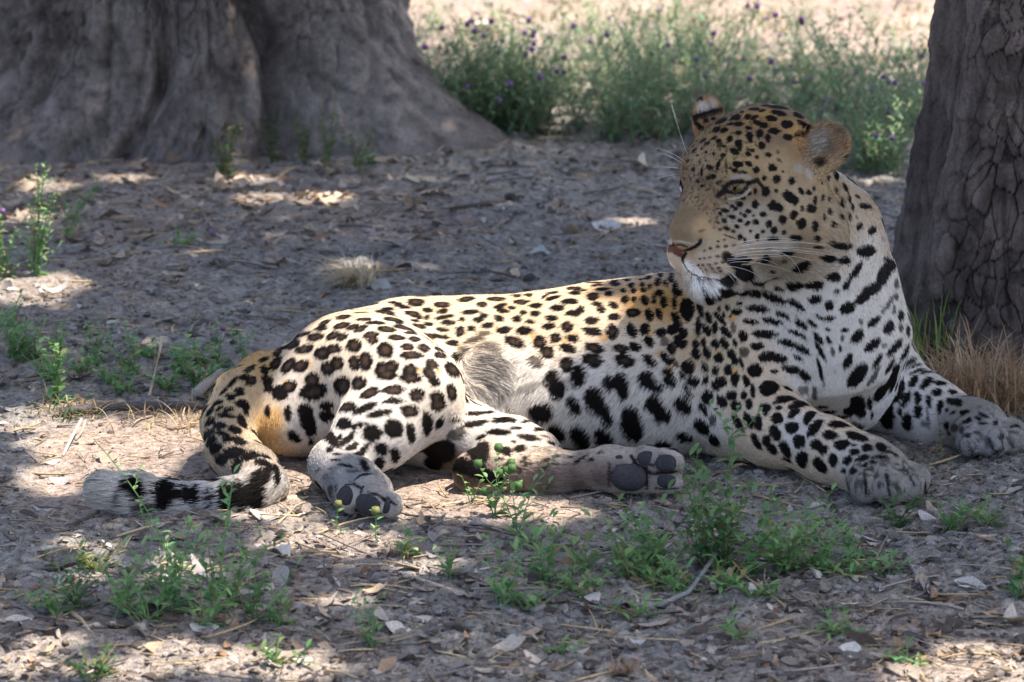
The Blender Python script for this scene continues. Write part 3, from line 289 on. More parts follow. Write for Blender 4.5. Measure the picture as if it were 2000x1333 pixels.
def hitpt(px, py, limit=None):
    d = Vector(ray(px, py)).normalized(); loc, n, i, t = BVH.ray_cast(Vector(CAMP), d)
    return (None, None) if loc is None else (np.array(loc), np.array(n))
def smooth(a, b, x): t = np.clip((x-a)/(b-a), 0, 1); return t*t*(3-2*t)
def vnoise(P, s, seed=0):
    """cheap value noise in [-1,1]"""
    Q = P*s+seed*17.3; I = np.floor(Q).astype(np.int64); f = Q-I; f = f*f*(3-2*f)
    def h(i, j, k):
        n = (i*73856093 ^ j*19349663 ^ k*83492791) & 0x7fffffff
        n = (n ^ (n >> 13))*1274126177 & 0x7fffffff; n = (n ^ (n >> 16))
        return (n & 0xffff)/32767.5-1
    r = 0
    for a in (0,1):
        for b in (0,1):
            for c in (0,1):
                w = (f[:,0] if a else 1-f[:,0])*(f[:,1] if b else 1-f[:,1])*(f[:,2] if c else 1-f[:,2])
                r = r+w*h(I[:,0]+a, I[:,1]+b, I[:,2]+c)
    return r
def prep_marks(V, N):
    """turn the noted markings into tangent-plane ellipses on the body"""
    out = []
    for px, py, a, b, th, st in SPOTS_AND_SHADE:
        p, n = hitpt(px, py)
        if p is None: continue
        dist = np.linalg.norm(p-CAMP); vd = (p-CAMP)/dist
        ct, s_ = math.cos(th), math.sin(th)
        ax = []
        for (dx, dy, r) in ((ct, -s_, a), (s_, ct, b)):
            d = ray(px+dx*r, py+dy*r); d = d/np.linalg.norm(d)
            den = d@n
            if abs(den) < .16: den = -.16
            q = CAMP+d*(((p-CAMP)@n)/den)-p if abs(d@n) >= .16 else (d*dist-(p-CAMP))*2.5
            q = q-n*(q@n); L = np.linalg.norm(q); m = r*M
            if L > 4*m: q *= 4*m/L
            ax.append(q)
        out.append((p, n, ax[0], ax[1], st))
    # the far side, which the photograph does not show: evenly spread spots
    vis = ((V-CAMP)*N).sum(1)/np.linalg.norm(V-CAMP, axis=1) > -.10; have = np.array([o[0] for o in out]); cand = np.nonzero(vis)[0]; rng = np.random.default_rng(5); kept = np.zeros((0, 3))
    for i in rng.permutation(cand)[:16000]:
        p = V[i]
        hd = np.linalg.norm(p-HC) < .17
        if p[2] < .01 or (np.square(have-p).sum(1) < (.015 if hd else .026)**2).any() or (len(kept) and (np.square(kept-p).sum(1) < (.019 if hd else .033)**2).any()): continue
        lp = ((p-HC)@HR)/HS
        if hd and lp[0] > .08 and lp[2] > -.06: continue
        kept = np.vstack([kept, p]); n = N[i]; t = np.cross(n, [0, 1, .3]); t /= np.linalg.norm(t); u = np.cross(n, t)
        s = (.006 if np.linalg.norm(p-HC) < .16 else .0125)*rng.uniform(.7, 1.1); out.append((p, n, t*s*1.2, u*s*.85, 1.))
    return out
def paint(P, N, marks, fields, strokes):
    """colour of the coat at points P with normals N; also how dark-marked they are"""
    D = np.stack([pdist(p, P) for p in PR if not p['sub']], 0)
    cols = np.array([p['col'] for p in PR if not p['sub']]); fur = np.array([p['fur'] for p in PR if not p['sub']]); fl = np.array([p['fl'] for p in PR if not p['sub']])
    W = np.exp(-np.maximum(D-D.min(0), 0)/.012); W /= W.sum(0)
    col = (W.T@cols); L = W.T@fur; Fl = W.T@fl
    for p, r, c, s in fields:
        d = np.sqrt(np.square(P-p).sum(1)); w = s*smooth(1.25*r, .35*r, d)
        col = col+(np.array(c)-col)*w[:, None]
    col = col*(1+.10*vnoise(P, 330, 11)+.10*vnoise(P, 90, 12))[:, None]
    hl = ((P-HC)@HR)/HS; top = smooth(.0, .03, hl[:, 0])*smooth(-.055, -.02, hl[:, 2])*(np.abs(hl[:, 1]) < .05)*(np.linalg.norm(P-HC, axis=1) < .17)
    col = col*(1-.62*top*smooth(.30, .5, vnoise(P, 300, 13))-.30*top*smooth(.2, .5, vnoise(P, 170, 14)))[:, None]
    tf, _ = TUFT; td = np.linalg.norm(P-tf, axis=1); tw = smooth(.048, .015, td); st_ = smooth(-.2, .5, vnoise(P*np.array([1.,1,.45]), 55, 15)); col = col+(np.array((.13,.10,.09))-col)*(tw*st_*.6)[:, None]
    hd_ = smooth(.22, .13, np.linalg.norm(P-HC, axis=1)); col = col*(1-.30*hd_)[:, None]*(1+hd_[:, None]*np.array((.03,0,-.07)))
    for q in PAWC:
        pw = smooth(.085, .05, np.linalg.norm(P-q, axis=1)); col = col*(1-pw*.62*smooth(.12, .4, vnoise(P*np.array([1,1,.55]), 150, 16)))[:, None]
    wob = vnoise(P, 260)*.0016+vnoise(P, 700, 3)*.0009
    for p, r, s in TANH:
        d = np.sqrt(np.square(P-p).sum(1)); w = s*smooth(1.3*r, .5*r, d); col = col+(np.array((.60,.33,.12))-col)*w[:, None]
    order = np.argsort(P[:, 0]); X = P[order, 0]; dark = np.zeros(len(P)); brn = np.zeros(len(P))
    for p, n, A, B, st in marks:
        R_ = max(np.linalg.norm(A), np.linalg.norm(B))+.006
        lo, hi = np.searchsorted(X, (p[0]-R_, p[0]+R_)); ii = order[lo:hi]
        if not len(ii): continue
        Q = P[ii]-p; m = (np.square(Q).sum(1) < (R_*1.35)**2)
        ii = ii[m]; Q = Q[m]
        if not len(ii): continue
        G = np.array([[A@A, A@B], [A@B, B@B]]); iG = np.linalg.inv(G+np.eye(2)*1e-12)
        uv = np.stack([Q@A, Q@B], 1)@iG; e = np.sqrt(np.square(uv).sum(1))
        sz = min(np.linalg.norm(A), np.linalg.norm(B)); f = (1-e)*max(sz, .0025)+wob[ii]*min(1, sz/.006)
        ok = (np.abs(Q@n) < R_*.9) & ((N[ii]@n) > -.2)
        v = smooth(-.0011, .0010, f)*st*ok
        dark[ii] = np.maximum(dark[ii], v)
        if sz > .0085 and ((p[0] < -.09 and p[2] > .12) or (p[2] > .15 and p[0] < .2)): brn[ii] = np.maximum(brn[ii], smooth(.62, .15, e+wob[ii]*120)*ok)
    dk = np.array((.007,.0055,.005))+brn[:, None]*np.array((.042,.026,.016)); col = col+(dk-col)*dark[:, None]
    for pts, r, c, s in strokes:
        for p in pts:
            lo, hi = np.searchsorted(X, (p[0]-r*1.5, p[0]+r*1.5)); ii = order[lo:hi]
            if not len(ii): continue
            d = np.sqrt(np.square(P[ii]-p).sum(1)); w = s*smooth(1.25*r, .7*r, d)
            col[ii] += (np.array(c)-col[ii])*w[:, None]
    return col, L, Fl, dark
def mesh_obj(name, V, Fq, mat=None, parent=None, smooth_=True, coll=True):
    me = bpy.data.meshes.new(name); V = np.asarray(V, np.float32); Fq = np.asarray(Fq, np.int32)
    me.vertices.add(len(V)); me.vertices.foreach_set('co', V.ravel())
    k = Fq.shape[1]; me.loops.add(len(Fq)*k); me.loops.foreach_set('vertex_index', Fq.ravel())
    me.polygons.add(len(Fq)); me.polygons.foreach_set('loop_start', np.arange(0, len(Fq)*k, k, dtype=np.int32))
    me.update(calc_edges=True)
    if smooth_: me.polygons.foreach_set('use_smooth', np.ones(len(Fq), bool))
    if mat: me.materials.append(mat)
    o = bpy.data.objects.new(name, me)
    if coll: COL.objects.link(o)
    if parent: o.parent = parent
    return o
def set_col(me, name, col):
    a = me.attributes.new(name, 'FLOAT_COLOR', 'POINT'); c = np.ones((len(col), 4), np.float32); c[:, :3] = col
    a.data.foreach_set('color', c.ravel())
def coat_material():
    m = bpy.data.materials.new('coat'); m.use_nodes = True; nt = m.node_tree; b = nt.nodes['Principled BSDF']
    at = nt.nodes.new('ShaderNodeAttribute'); at.attribute_name = 'coat'
    nt.links.new(at.outputs['Color'], b.inputs['Base Color']); b.inputs['Roughness'].default_value = .62
    b.inputs['Specular IOR Level'].default_value = .06
    return m
def build_leopard(coarse=.0045, fine=.0022, nhair=380000):
    global BVH, TANH, TUFT, PAWC
    V, Fq = surface_nets(*build_field(coarse, fine))
    V = V.astype(np.float64)
    tri = np.concatenate([Fq[:, [0,1,2]], Fq[:, [0,2,3]]])
    fn = np.cross(V[tri[:,1]]-V[tri[:,0]], V[tri[:,2]]-V[tri[:,0]])
    N = np.zeros_like(V)
    for k in range(3): 
        for a in range(3): N[:, a] += np.bincount(tri[:, k], fn[:, a], len(V))
    N /= np.maximum(np.linalg.norm(N, axis=1), 1e-12)[:, None]
    body = mesh_obj('body', V, Fq)
    bm_poly = [tuple(q) for q in Fq.tolist()]
    BVH = BVHTree.FromPolygons(V.tolist(), bm_poly)
    marks = prep_marks(V, N)
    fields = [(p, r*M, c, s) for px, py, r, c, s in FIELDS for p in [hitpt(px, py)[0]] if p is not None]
    TANH = [(p, r*M, .9) for px, py, r in TANC for p in [hitpt(px, py)[0]] if p is not None]
    TUFT = hitpt(945, 722); PAWC = [hitpt(1725, 925)[0], hitpt(1905, 858)[0]]
    strokes = []
    for path, w, c, s in STROKES:
        pts = []
        for (x0, y0), (x1, y1) in zip(path[:-1], path[1:]):
            n = max(2, int(math.hypot(x1-x0, y1-y0)/max(.6, w*.4)))
            for t in np.linspace(0, 1, n):
                p, _ = hitpt(x0+(x1-x0)*t, y0+(y1-y0)*t)
                if p is not None: pts.append(p)
        strokes.append((pts, w*M, c, s))
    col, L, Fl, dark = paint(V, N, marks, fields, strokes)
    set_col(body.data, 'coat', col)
    mat = coat_material(); body.data.materials.append(mat)
    # hairs: roots spread over the surface, fewer where the camera cannot look
    area = np.linalg.norm(fn, axis=1); ctr = V[tri].mean(1); nn = fn/np.maximum(area, 1e-12)[:, None]
    face = -((ctr-CAMP)*nn).sum(1)/np.linalg.norm(ctr-CAMP, axis=1)
    dens = np.where(face > -.25, 1., .18)
    hd = np.linalg.norm(ctr-HC, axis=1); dens *= np.where(hd < .17, 2.0, 1.)
    dens *= np.where(ctr[:, 2] < .004, .15, 1)
    pr_ = area*dens; pr_ /= pr_.sum(); rng = np.random.default_rng(3)
    ti = rng.choice(len(tri), nhair, p=pr_); u, v = rng.random((2, nhair)); fl_ = u+v > 1; u[fl_] = 1-u[fl_]; v[fl_] = 1-v[fl_]
    T = tri[ti]; bc = np.stack([1-u-v, u, v], 1)
    R0 = (V[T]*bc[:, :, None]).sum(1); Nn = (N[T]*bc[:, :, None]).sum(1); Nn /= np.linalg.norm(Nn, axis=1)[:, None]
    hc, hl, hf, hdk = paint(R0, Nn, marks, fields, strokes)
    hf += .15*np.stack([vnoise(R0, 25, 5), vnoise(R0, 25, 6), vnoise(R0, 25, 7)], 1)+rng.normal(0, .10, (nhair, 3))
    tq = R0-TUFT[0]; tdist = np.linalg.norm(tq, axis=1); tw = smooth(.066, .02, tdist)
    hf = hf*(1-tw[:, None])+tw[:, None]*(np.array([.55, -.25, .0])+np.stack([.3*vnoise(R0, 40, 31), 0*tdist, 6*tq[:, 2]+.35*vnoise(R0, 40, 32)], 1)); hl = hl+tw*.022
    ew = np.linalg.norm(R0-EARC[1], axis=1) < .055; inn = ew & (Nn[:, 1] < -.25); hl = np.where(inn, .0105, hl); hf = np.where(inn[:, None], np.array([.8, -.05, .42])+rng.normal(0, .22, (nhair, 3)), hf)
    hc = np.where(inn[:, None], hc*rng.choice([.35, .8, 1.5, 2.0], nhair)[:, None], hc)
    tg = hf-Nn*(hf*Nn).sum(1)[:, None]; tg /= np.maximum(np.linalg.norm(tg, axis=1), 1e-6)[:, None]
    hl = hl*rng.uniform(.6, 1.15, nhair)*1.0
    # keep fur off the eyes, nose and pads
    keep = np.ones(nhair, bool)
    for s in (1, -1): keep &= np.linalg.norm(R0-(HP(*EYEC[s])), axis=1) > EYER*HS*1.12
    pn = hitpt(1330, 490)[0]; hl = np.where(np.linalg.norm(R0-pn, axis=1) < .034, hl*.35, hl)
    pe = HP(*EYEC[1]); hl = np.where(np.linalg.norm(R0-pe, axis=1) < .05, hl*.55, hl)
    for (c, ax, so, a, b, d) in PADS:
        tt = np.cross(ax, so); Q = R0-c
        e = np.sqrt((Q@ax/a)**2+(Q@tt/b)**2); keep &= ~((e < .9) & (np.abs(Q@so) < .03))
    R0, Nn, tg, hl, hc = R0[keep], Nn[keep], tg[keep], hl[keep], hc[keep]; n = len(R0)
    hj = rng.uniform(.52, 1.38, n)*np.where(np.linalg.norm(R0-HC, axis=1) < .19, rng.uniform(.7, 1.45, n), 1); hc = np.clip(hc*hj[:, None], 0, 1)
    lift = np.clip(rng.normal(.27, .09, n), .08, .6)*np.where(hl > .014, 1.1, 1)
    K = 4; ts = np.linspace(0, 1, K); P = np.zeros((n, K, 3), np.float32)
    for k, t in enumerate(ts):
        P[:, k] = R0-Nn*.0006+tg*(hl*t)[:, None]+Nn*(hl*lift*(t-.42*t*t*1.3))[:, None]-np.array([0,0,1])*(hl*hl*6*t*t)[:, None]
    C = bpy.data.hair_curves.new('fur'); C.add_curves([K]*n)
    C.points.foreach_set('position', P.ravel())
    rad0 = np.where(hl > .014, .00040, .00032); rad0 = np.where(np.linalg.norm(R0-HC, axis=1) < .2, .00020, rad0)
    rr = (rad0[:, None]*np.array([1, .9, .65, .15])[None]).astype(np.float32)
    a = C.attributes.get('radius') or C.attributes.new('radius', 'FLOAT', 'POINT'); a.data.foreach_set('value', rr.ravel())
    tipc = np.array([.92, .97, 1.03, 1.10])
    cc = np.ones((n, K, 4), np.float32); cc[:, :, :3] = np.clip(hc[:, None, :]*tipc[None, :, None], 0, 1)
    at = C.attributes.new('coat', 'FLOAT_COLOR', 'POINT'); at.data.foreach_set('color', cc.ravel())
    hm = coat_material(); hm.name = 'fur_hair'; hm.node_tree.nodes['Principled BSDF'].inputs['Roughness'].default_value = .55
    C.materials.append(hm)
    fur = bpy.data.objects.new('fur', C); COL.objects.link(fur); fur['kind'] = 'stuff'
    return body, fur
def principled(name, col, rough=.6, spec=.3, **kw):
    m = bpy.data.materials.new(name); m.use_nodes = True; b = m.node_tree.nodes['Principled BSDF']
    b.inputs['Base Color'].default_value = (*col, 1); b.inputs['Roughness'].default_value = rough; b.inputs['Specular IOR Level'].default_value = spec
    for k, v in kw.items(): b.inputs[k].default_value = v
    return m
def noisy(m, c2, scale=60, bump=.0, fac=1.0, detail=4):
    nt = m.node_tree; b = nt.nodes['Principled BSDF']; c1 = tuple(b.inputs['Base Color'].default_value)
    tc = nt.nodes.new('ShaderNodeTexCoord'); n = nt.nodes.new('ShaderNodeTexNoise'); n.inputs['Scale'].default_value = scale; n.inputs['Detail'].default_value = detail
    r = nt.nodes.new('ShaderNodeMapRange'); r.inputs['From Min'].default_value = .35; r.inputs['From Max'].default_value = .65
    mx = nt.nodes.new('ShaderNodeMix'); mx.data_type = 'RGBA'; mx.inputs[6].default_value = c1; mx.inputs[7].default_value = (*c2, 1)
    nt.links.new(tc.outputs['Object'], n.inputs['Vector']); nt.links.new(n.outputs[0], r.inputs[0]); nt.links.new(r.outputs[0], mx.inputs[0]); nt.links.new(mx.outputs[2], b.inputs['Base Color'])
    if bump:
        bp = nt.nodes.new('ShaderNodeBump'); bp.inputs['Strength'].default_value = 1; bp.inputs['Distance'].default_value = bump
        nt.links.new(n.outputs[0], bp.inputs['Height']); nt.links.new(bp.outputs[0], b.inputs['Normal'])
    return m
def sphere_grid(nu, nv):
    u = np.linspace(0, 2*np.pi, nu, endpoint=False); v = np.linspace(0, np.pi, nv)
    U, Vv = np.meshgrid(u, v, indexing='ij')
    P = np.stack([np.sin(Vv)*np.cos(U), np.sin(Vv)*np.sin(U), np.cos(Vv)], -1).reshape(-1, 3)
    i, j = np.meshgrid(np.arange(nu), np.arange(nv-1), indexing='ij'); i2 = (i+1) % nu
    F = np.stack([i*nv+j, i*nv+j+1, i2*nv+j+1, i2*nv+j], -1).reshape(-1, 4)
    return P, F
def tube_geo(pts, radii, n=4, cap=True):
    pts = np.asarray(pts, float); m = len(pts); radii = np.broadcast_to(radii, m)
    T = np.gradient(pts, axis=0); T /= np.maximum(np.linalg.norm(T, axis=1), 1e-9)[:, None]
    ref = np.array([0, 0, 1.]) if abs(T[0][2]) < .9 else np.array([1., 0, 0])
    V = []
    for p, t, r in zip(pts, T, radii):
        a = np.cross(t, ref); a /= max(np.linalg.norm(a), 1e-9); b = np.cross(a, t)
        for k in range(n):
            w = 2*np.pi*k/n; V.append(p+r*(math.cos(w)*a+math.sin(w)*b))
    F = []
    for i in range(m-1):
        for k in range(n):
            q = (k+1) % n; a, b, c, d = i*n+k, i*n+q, (i+1)*n+q, (i+1)*n+k
            F += [(a, b, c), (a, c, d)]
    if cap:
        for k in range(1, n-1): F += [(0, k+1, k), ((m-1)*n, (m-1)*n+k, (m-1)*n+k+1)]
    return np.array(V), np.array(F)
def bez(p0, p1, p2, n=7):
    t = np.linspace(0, 1, n)[:, None]; p0, p1, p2 = map(lambda q: np.asarray(q, float), (p0, p1, p2))
    return (1-t)**2*p0+2*t*(1-t)*p1+t*t*p2
def leopard():
    root = bpy.data.objects.new('leopard', None); COL.objects.link(root); root.location = (0, 0, 0)
    root['label'] = 'spotted leopard lying on the bare ground looking back over its shoulder'; root['category'] = 'leopard'
    body, fur = build_leopard()
    body.parent = root; fur.parent = root
    # eyes: white of the eye hidden, amber iris with a round pupil
    P, Fq = sphere_grid(40, 28); gaze = np.array([-.55, -.80, -.02]); gaze /= np.linalg.norm(gaze)
    sx = np.cross(gaze, [0,0,1]); sx /= np.linalg.norm(sx); sz = np.cross(sx, gaze); Rm = np.stack([sx, sz, gaze], 1)
    ang = np.degrees(np.arccos(np.clip(P[:, 2], -1, 1)))
    c = np.where((ang < 13)[:, None], (.004,.004,.004), np.where((ang < 43)[:, None], (.15,.105,.04), np.where((ang < 48)[:, None], (.02,.015,.01), (.10,.07,.05))))
    me = principled('eye', (1,1,1), .06, .6); at = me.node_tree.nodes.new('ShaderNodeAttribute'); at.attribute_name = 'tint'
    me.node_tree.links.new(at.outputs['Color'], me.node_tree.nodes['Principled BSDF'].inputs['Base Color'])
    for s in (1, -1):
        e = mesh_obj('eye', HP(*EYEC[s])+(P*EYER*HS*.99)@Rm.T, Fq, me, root); set_col(e.data, 'tint', c)
    # bare pads of the hind paws
    mp = noisy(principled('paw_pad', (.026,.027,.032), .7, .2), (.045,.044,.048), 220, .0006)
    P, Fq = sphere_grid(24, 16)
    for c, ax, so, a, b, d in PADS:
        ax = ax/np.linalg.norm(ax); so = so-ax*(so@ax); so = so/np.linalg.norm(so); tt = np.cross(so, ax)
        Q = np.sign(P)*np.abs(P)**.85
        mesh_obj('paw_pad', c+Q[:, :1]*a*ax+Q[:, 1:2]*b*tt+Q[:, 2:3]*d*so, Fq, mp, root)
    # whiskers
    mw = principled('whisker', (.80,.78,.74), .4, .4)
    def whisk(p0, c1, p2, Y0, Y2, r=.00042):
        a = hitpt(*p0)[0]; a = PX(p0[0], p0[1], Y0) if a is None else a
        V, F3 = tube_geo(bez(a, PX(c1[0], c1[1], Y0-.05), PX(p2[0], p2[1], Y2), 9), np.linspace(r, r*.35, 9), 3)
        mesh_obj('whisker', V, F3, mw, root)
    Yh = HP(.08, .05, -.06)[1]
    for p0, c1, p2 in [((1432,486),(1500,462),(1590,476)),((1440,483),(1520,466),(1620,480)),((1436,490),(1520,474),(1652,505)),((1430,494),(1500,476),(1600,488)),((1438,496),(1520,484),(1612,500)),((1428,500),(1490,484),(1580,492)),((1434,502),(1520,490),(1590,510)),((1426,479),(1500,458),(1560,470)),((1420,506),(1500,500),(1520,520)),((1424,514),(1470,504),(1560,535)),((1416,520),(1460,522),(1490,545)),((1420,510),(1450,505),(1540,500)),((1412,528),(1430,540),(1438,556)),((1410,524),(1436,536),(1446,552)),((1440,488),(1560,470),(1570,560))]:
        whisk(p0, c1, p2, Yh, Yh-.03)
    Yb = HP(.07, -.03, .03)[1]
    for p0, c1, p2 in [((1342,300),(1325,255),(1312,205)),((1338,318),(1315,295),(1280,290)),((1335,322),(1310,302),(1285,300)),((1330,330),(1305,325),(1275,327)),((1328,340),(1305,342),(1280,350))]:
        whisk(p0, c1, p2, Yb, Yb+.02, .0004)
    return root
# ---------------------------------------------------------------- helpers for the place
def tint_material(name, rough=.7, trans=0., spec=.2, bump=0., grain=0., gscale=300):
    m = bpy.data.materials.new(name); m.use_nodes = True; nt = m.node_tree; b = nt.nodes['Principled BSDF']
    at = nt.nodes.new('ShaderNodeAttribute'); at.attribute_name = 'tint'; out = at.outputs['Color']
    tc = nt.nodes.new('ShaderNodeTexCoord'); n = nt.nodes.new('ShaderNodeTexNoise'); n.inputs['Scale'].default_value = gscale; n.inputs['Detail'].default_value = 3
    nt.links.new(tc.outputs['Object'], n.inputs['Vector'])
    if grain:
        r = nt.nodes.new('ShaderNodeMapRange'); r.inputs[1].default_value = .3; r.inputs[2].default_value = .7; r.inputs[3].default_value = 1-grain; r.inputs[4].default_value = 1+grain
        v = nt.nodes.new('ShaderNodeVectorMath'); v.operation = 'SCALE'
        nt.links.new(n.outputs[0], r.inputs[0]); nt.links.new(out, v.inputs[0]); nt.links.new(r.outputs[0], v.inputs['Scale']); out = v.outputs[0]
    nt.links.new(out, b.inputs['Base Color']); b.inputs['Roughness'].default_value = rough; b.inputs['Specular IOR Level'].default_value = spec
    if bump:
        bp = nt.nodes.new('ShaderNodeBump'); bp.inputs['Distance'].default_value = bump; bp.inputs['Strength'].default_value = 1
        nt.links.new(n.outputs[0], bp.inputs['Height']); nt.links.new(bp.outputs[0], b.inputs['Normal'])
    if trans:
        t = nt.nodes.new('ShaderNodeBsdfTranslucent'); mx = nt.nodes.new('ShaderNodeMixShader'); mx.inputs[0].default_value = trans
        nt.links.new(out, t.inputs['Color']); nt.links.new(b.outputs[0], mx.inputs[1]); nt.links.new(t.outputs[0], mx.inputs[2]); nt.links.new(mx.outputs[0], nt.nodes['Material Output'].inputs['Surface'])
    return m
class MB:
    def __init__(s): s.V, s.F, s.C, s.n = [], [], [], 0
    def add(s, V, F, c):
        V = np.asarray(V, float); F = np.asarray(F, int)
        if F.shape[1] == 4: F = np.concatenate([F[:, [0,1,2]], F[:, [0,2,3]]])
        s.V.append(V); s.F.append(F+s.n); s.C.append(np.broadcast_to(np.asarray(c, float), (len(V), 3))); s.n += len(V)
    def build(s, name, mat, parent=None, loc=None, smooth_=True):
        V = np.concatenate(s.V)
        if loc is not None: V = V-np.asarray(loc)
        o = mesh_obj(name, V, np.concatenate(s.F), mat, parent, smooth_); set_col(o.data, 'tint', np.concatenate(s.C))
        return o
def thing(name, label, cat, loc=(0,0,0), group=None):
    o = bpy.data.objects.new(name, None); COL.objects.link(o); o.location = loc; tag(o, label, cat, group); return o
def tag(o, label, cat, group=None):
    o['label'] = label; o['category'] = cat
    if group: o['group'] = group
    return o
def vn2(x, y, s, seed=0): return vnoise(np.stack([x, y, np.zeros_like(x)+.5], 1), s, seed)
LEO_BLOBS = None
def ground_h(x, y):
    x = np.atleast_1d(np.asarray(x, float)); y = np.atleast_1d(np.asarray(y, float))
    h = .010*vn2(x, y, 1.7, 1)+.007*vn2(x, y, 5, 2)+.0045*vn2(x, y, 14, 3)
    m = np.exp(-((x-.30)/.75)**2-((y-.0)/.30)**2)         # level under the animal
    h = h*(1-.85*np.clip(m*1.3, 0, 1))-.004
    s = np.exp(-((x+.56)/.16)**2-((y+.02)/.13)**2); h = h+.012*s                 # raked-up sand by the tail
    return h
def gh(x, y): return float(ground_h(x, y)[0])
def G(px, py):
    p = atZ(px, py, 0)
    for _ in range(3): p = atZ(px, py, gh(p[0], p[1]))
    return p
# ---------------------------------------------------------------- ground
SANDY = [(290,870,.24,1.2),(240,940,.2,1.1),(400,930,.2,1.2),(350,830,.12,1.1),(930,965,.2,1.2),(1060,1000,.12,1.),(560,930,.16,1.1),(560,950,.15,.8),(620,1080,.25,.6),(300,400,.4,.6),(600,400,.4,.6),(100,560,.3,.6),(150,350,.4,.6),(300,1290,.4,.5),(1240,430,.25,.4),(1900,1300,.3,.6)]
def build_ground():
    def ax(lo, hi, flo, fhi, f0, f1, g=1.16):
        a = [flo]
        while a[-1] < fhi: a.append(a[-1]+f0+(f1-f0)*(a[-1]-flo)/(fhi-flo))
        s = f1
        while a[-1] < hi: s *= g; a.append(a[-1]+s)
        b = [flo]; s = f0
        while b[-1] > lo: s *= g; b.append(b[-1]-s)
        return np.array(b[:0:-1]+a)
    X = ax(-160, 160, -1.35, 1.5, .0065, .0065); Y = ax(-160, 200, -1.35, 4.6, .007, .022)
    gx, gy = np.meshgrid(X, Y, indexing='ij'); x, y = gx.ravel(), gy.ravel()
    near = (x > -2) & (x < 2.2) & (y > -2) & (y < 6)
    z = ground_h(x, y); xn, yn = x[near], y[near]
    sand = np.zeros(len(x))
    for px, py, r, s in SANDY:
        c = atZ(px, py, 0); d = np.hypot((x-c[0]), (y-c[1])*.75); sand = np.maximum(sand, s*np.exp(-(d/r)**3*1.6))
    bg = smooth(2.9, 3.8, y); sand = np.maximum(sand, bg*.9)
    sand = np.clip(sand+.25*vn2(x, y, 3, 9)*(sand > .05), 0, 1)
    # crumbs and trodden relief
    c = .0042*vn2(xn, yn, 42, 4)+.0036*vn2(xn*1, yn, 95, 5)+.0018*vn2(xn, yn, 170, 6)
    rg = 1-np.abs(vn2(xn, yn*1.4, 26, 8)); c += .007*(rg**3-.4); cl = vn2(xn, yn*1.2, 75, 14); c += .006*smooth(.25, .7, cl)*(.5+.5*vn2(xn, yn, 9, 15))
    lift = vn2(xn, yn, 60, 12); c += .006*smooth(.45, .8, lift)
    z[near] += c*(1-.75*sand[near]); shade_c = np.zeros(len(x)); shade_c[near] = c
    nx, ny = len(X), len(Y); i, j = np.meshgrid(np.arange(nx-1), np.arange(ny-1), indexing='ij')
    F = np.stack([i*ny+j, (i+1)*ny+j, (i+1)*ny+j+1, i*ny+j+1], -1).reshape(-1, 4)
    m = bpy.data.materials.new('soil'); m.use_nodes = True; nt = m.node_tree; b = nt.nodes['Principled BSDF']; L = nt.links
    at = nt.nodes.new('ShaderNodeAttribute'); at.attribute_name = 'sand'
    tc = nt.nodes.new('ShaderNodeTexCoord')
    def noise(s, d=4, dis=0):
        n = nt.nodes.new('ShaderNodeTexNoise'); n.inputs['Scale'].default_value = s; n.inputs['Detail'].default_value = d; n.inputs['Distortion'].default_value = dis; L.new(tc.outputs['Object'], n.inputs['Vector']); return n.outputs[0]
    def ramp(src, stops):
        r = nt.nodes.new('ShaderNodeValToRGB'); e = r.color_ramp.elements
        while len(e) < len(stops): e.new(.5)
        for q, (p, c) in zip(e, stops): q.position = p; q.color = (*c, 1)
        L.new(src, r.inputs[0]); return r.outputs[0]
    def mix(f, a, b_, t='MIX'):
        mx = nt.nodes.new('ShaderNodeMix'); mx.data_type = 'RGBA'; mx.blend_type = t
        if isinstance(f, float): mx.inputs[0].default_value = f
        else: L.new(f, mx.inputs[0])
        L.new(a, mx.inputs[6]); L.new(b_, mx.inputs[7]); return mx.outputs[2]
    dark = ramp(noise(38, 6), [(.26,(.125,.122,.110)),(.42,(.275,.266,.242)),(.58,(.37,.357,.325)),(.75,(.48,.46,.42))])
    pale = ramp(noise(55, 5), [(.3,(.30,.235,.19)),(.5,(.40,.325,.27)),(.7,(.50,.42,.355))])
    col = mix(at.outputs['Fac'], dark, pale)
    spk = ramp(noise(420, 2), [(.56,(1,1,1)),(.66,(.45,.42,.40))]); col = mix(.7, col, spk, 'MULTIPLY')
    big = ramp(noise(3.1, 3), [(.35,(.82,.82,.84)),(.65,(1.12,1.08,1.02))]); col = mix(.9, col, big, 'MULTIPLY'); col = mix(.8, col, ramp(noise(95, 6), [(.36,(.42,.40,.38)),(.47,(.92,.92,.92)),(.56,(1.02,1.02,1.02)),(.68,(1.35,1.33,1.3))]), 'MULTIPLY')
    L.new(col, b.inputs['Base Color']); b.inputs['Roughness'].default_value = .9; b.inputs['Specular IOR Level'].default_value = .15
    bp = nt.nodes.new('ShaderNodeBump'); bp.inputs['Distance'].default_value = .009; bp.inputs['Strength'].default_value = 1; L.new(noise(240, 5), bp.inputs['Height']); L.new(bp.outputs[0], b.inputs['Normal'])
    o = mesh_obj('ground', np.stack([x, y, z], 1), F, m); o['kind'] = 'structure'
    a = o.data.attributes.new('sand', 'FLOAT', 'POINT'); a.data.foreach_set('value', sand.astype(np.float32))
    return o
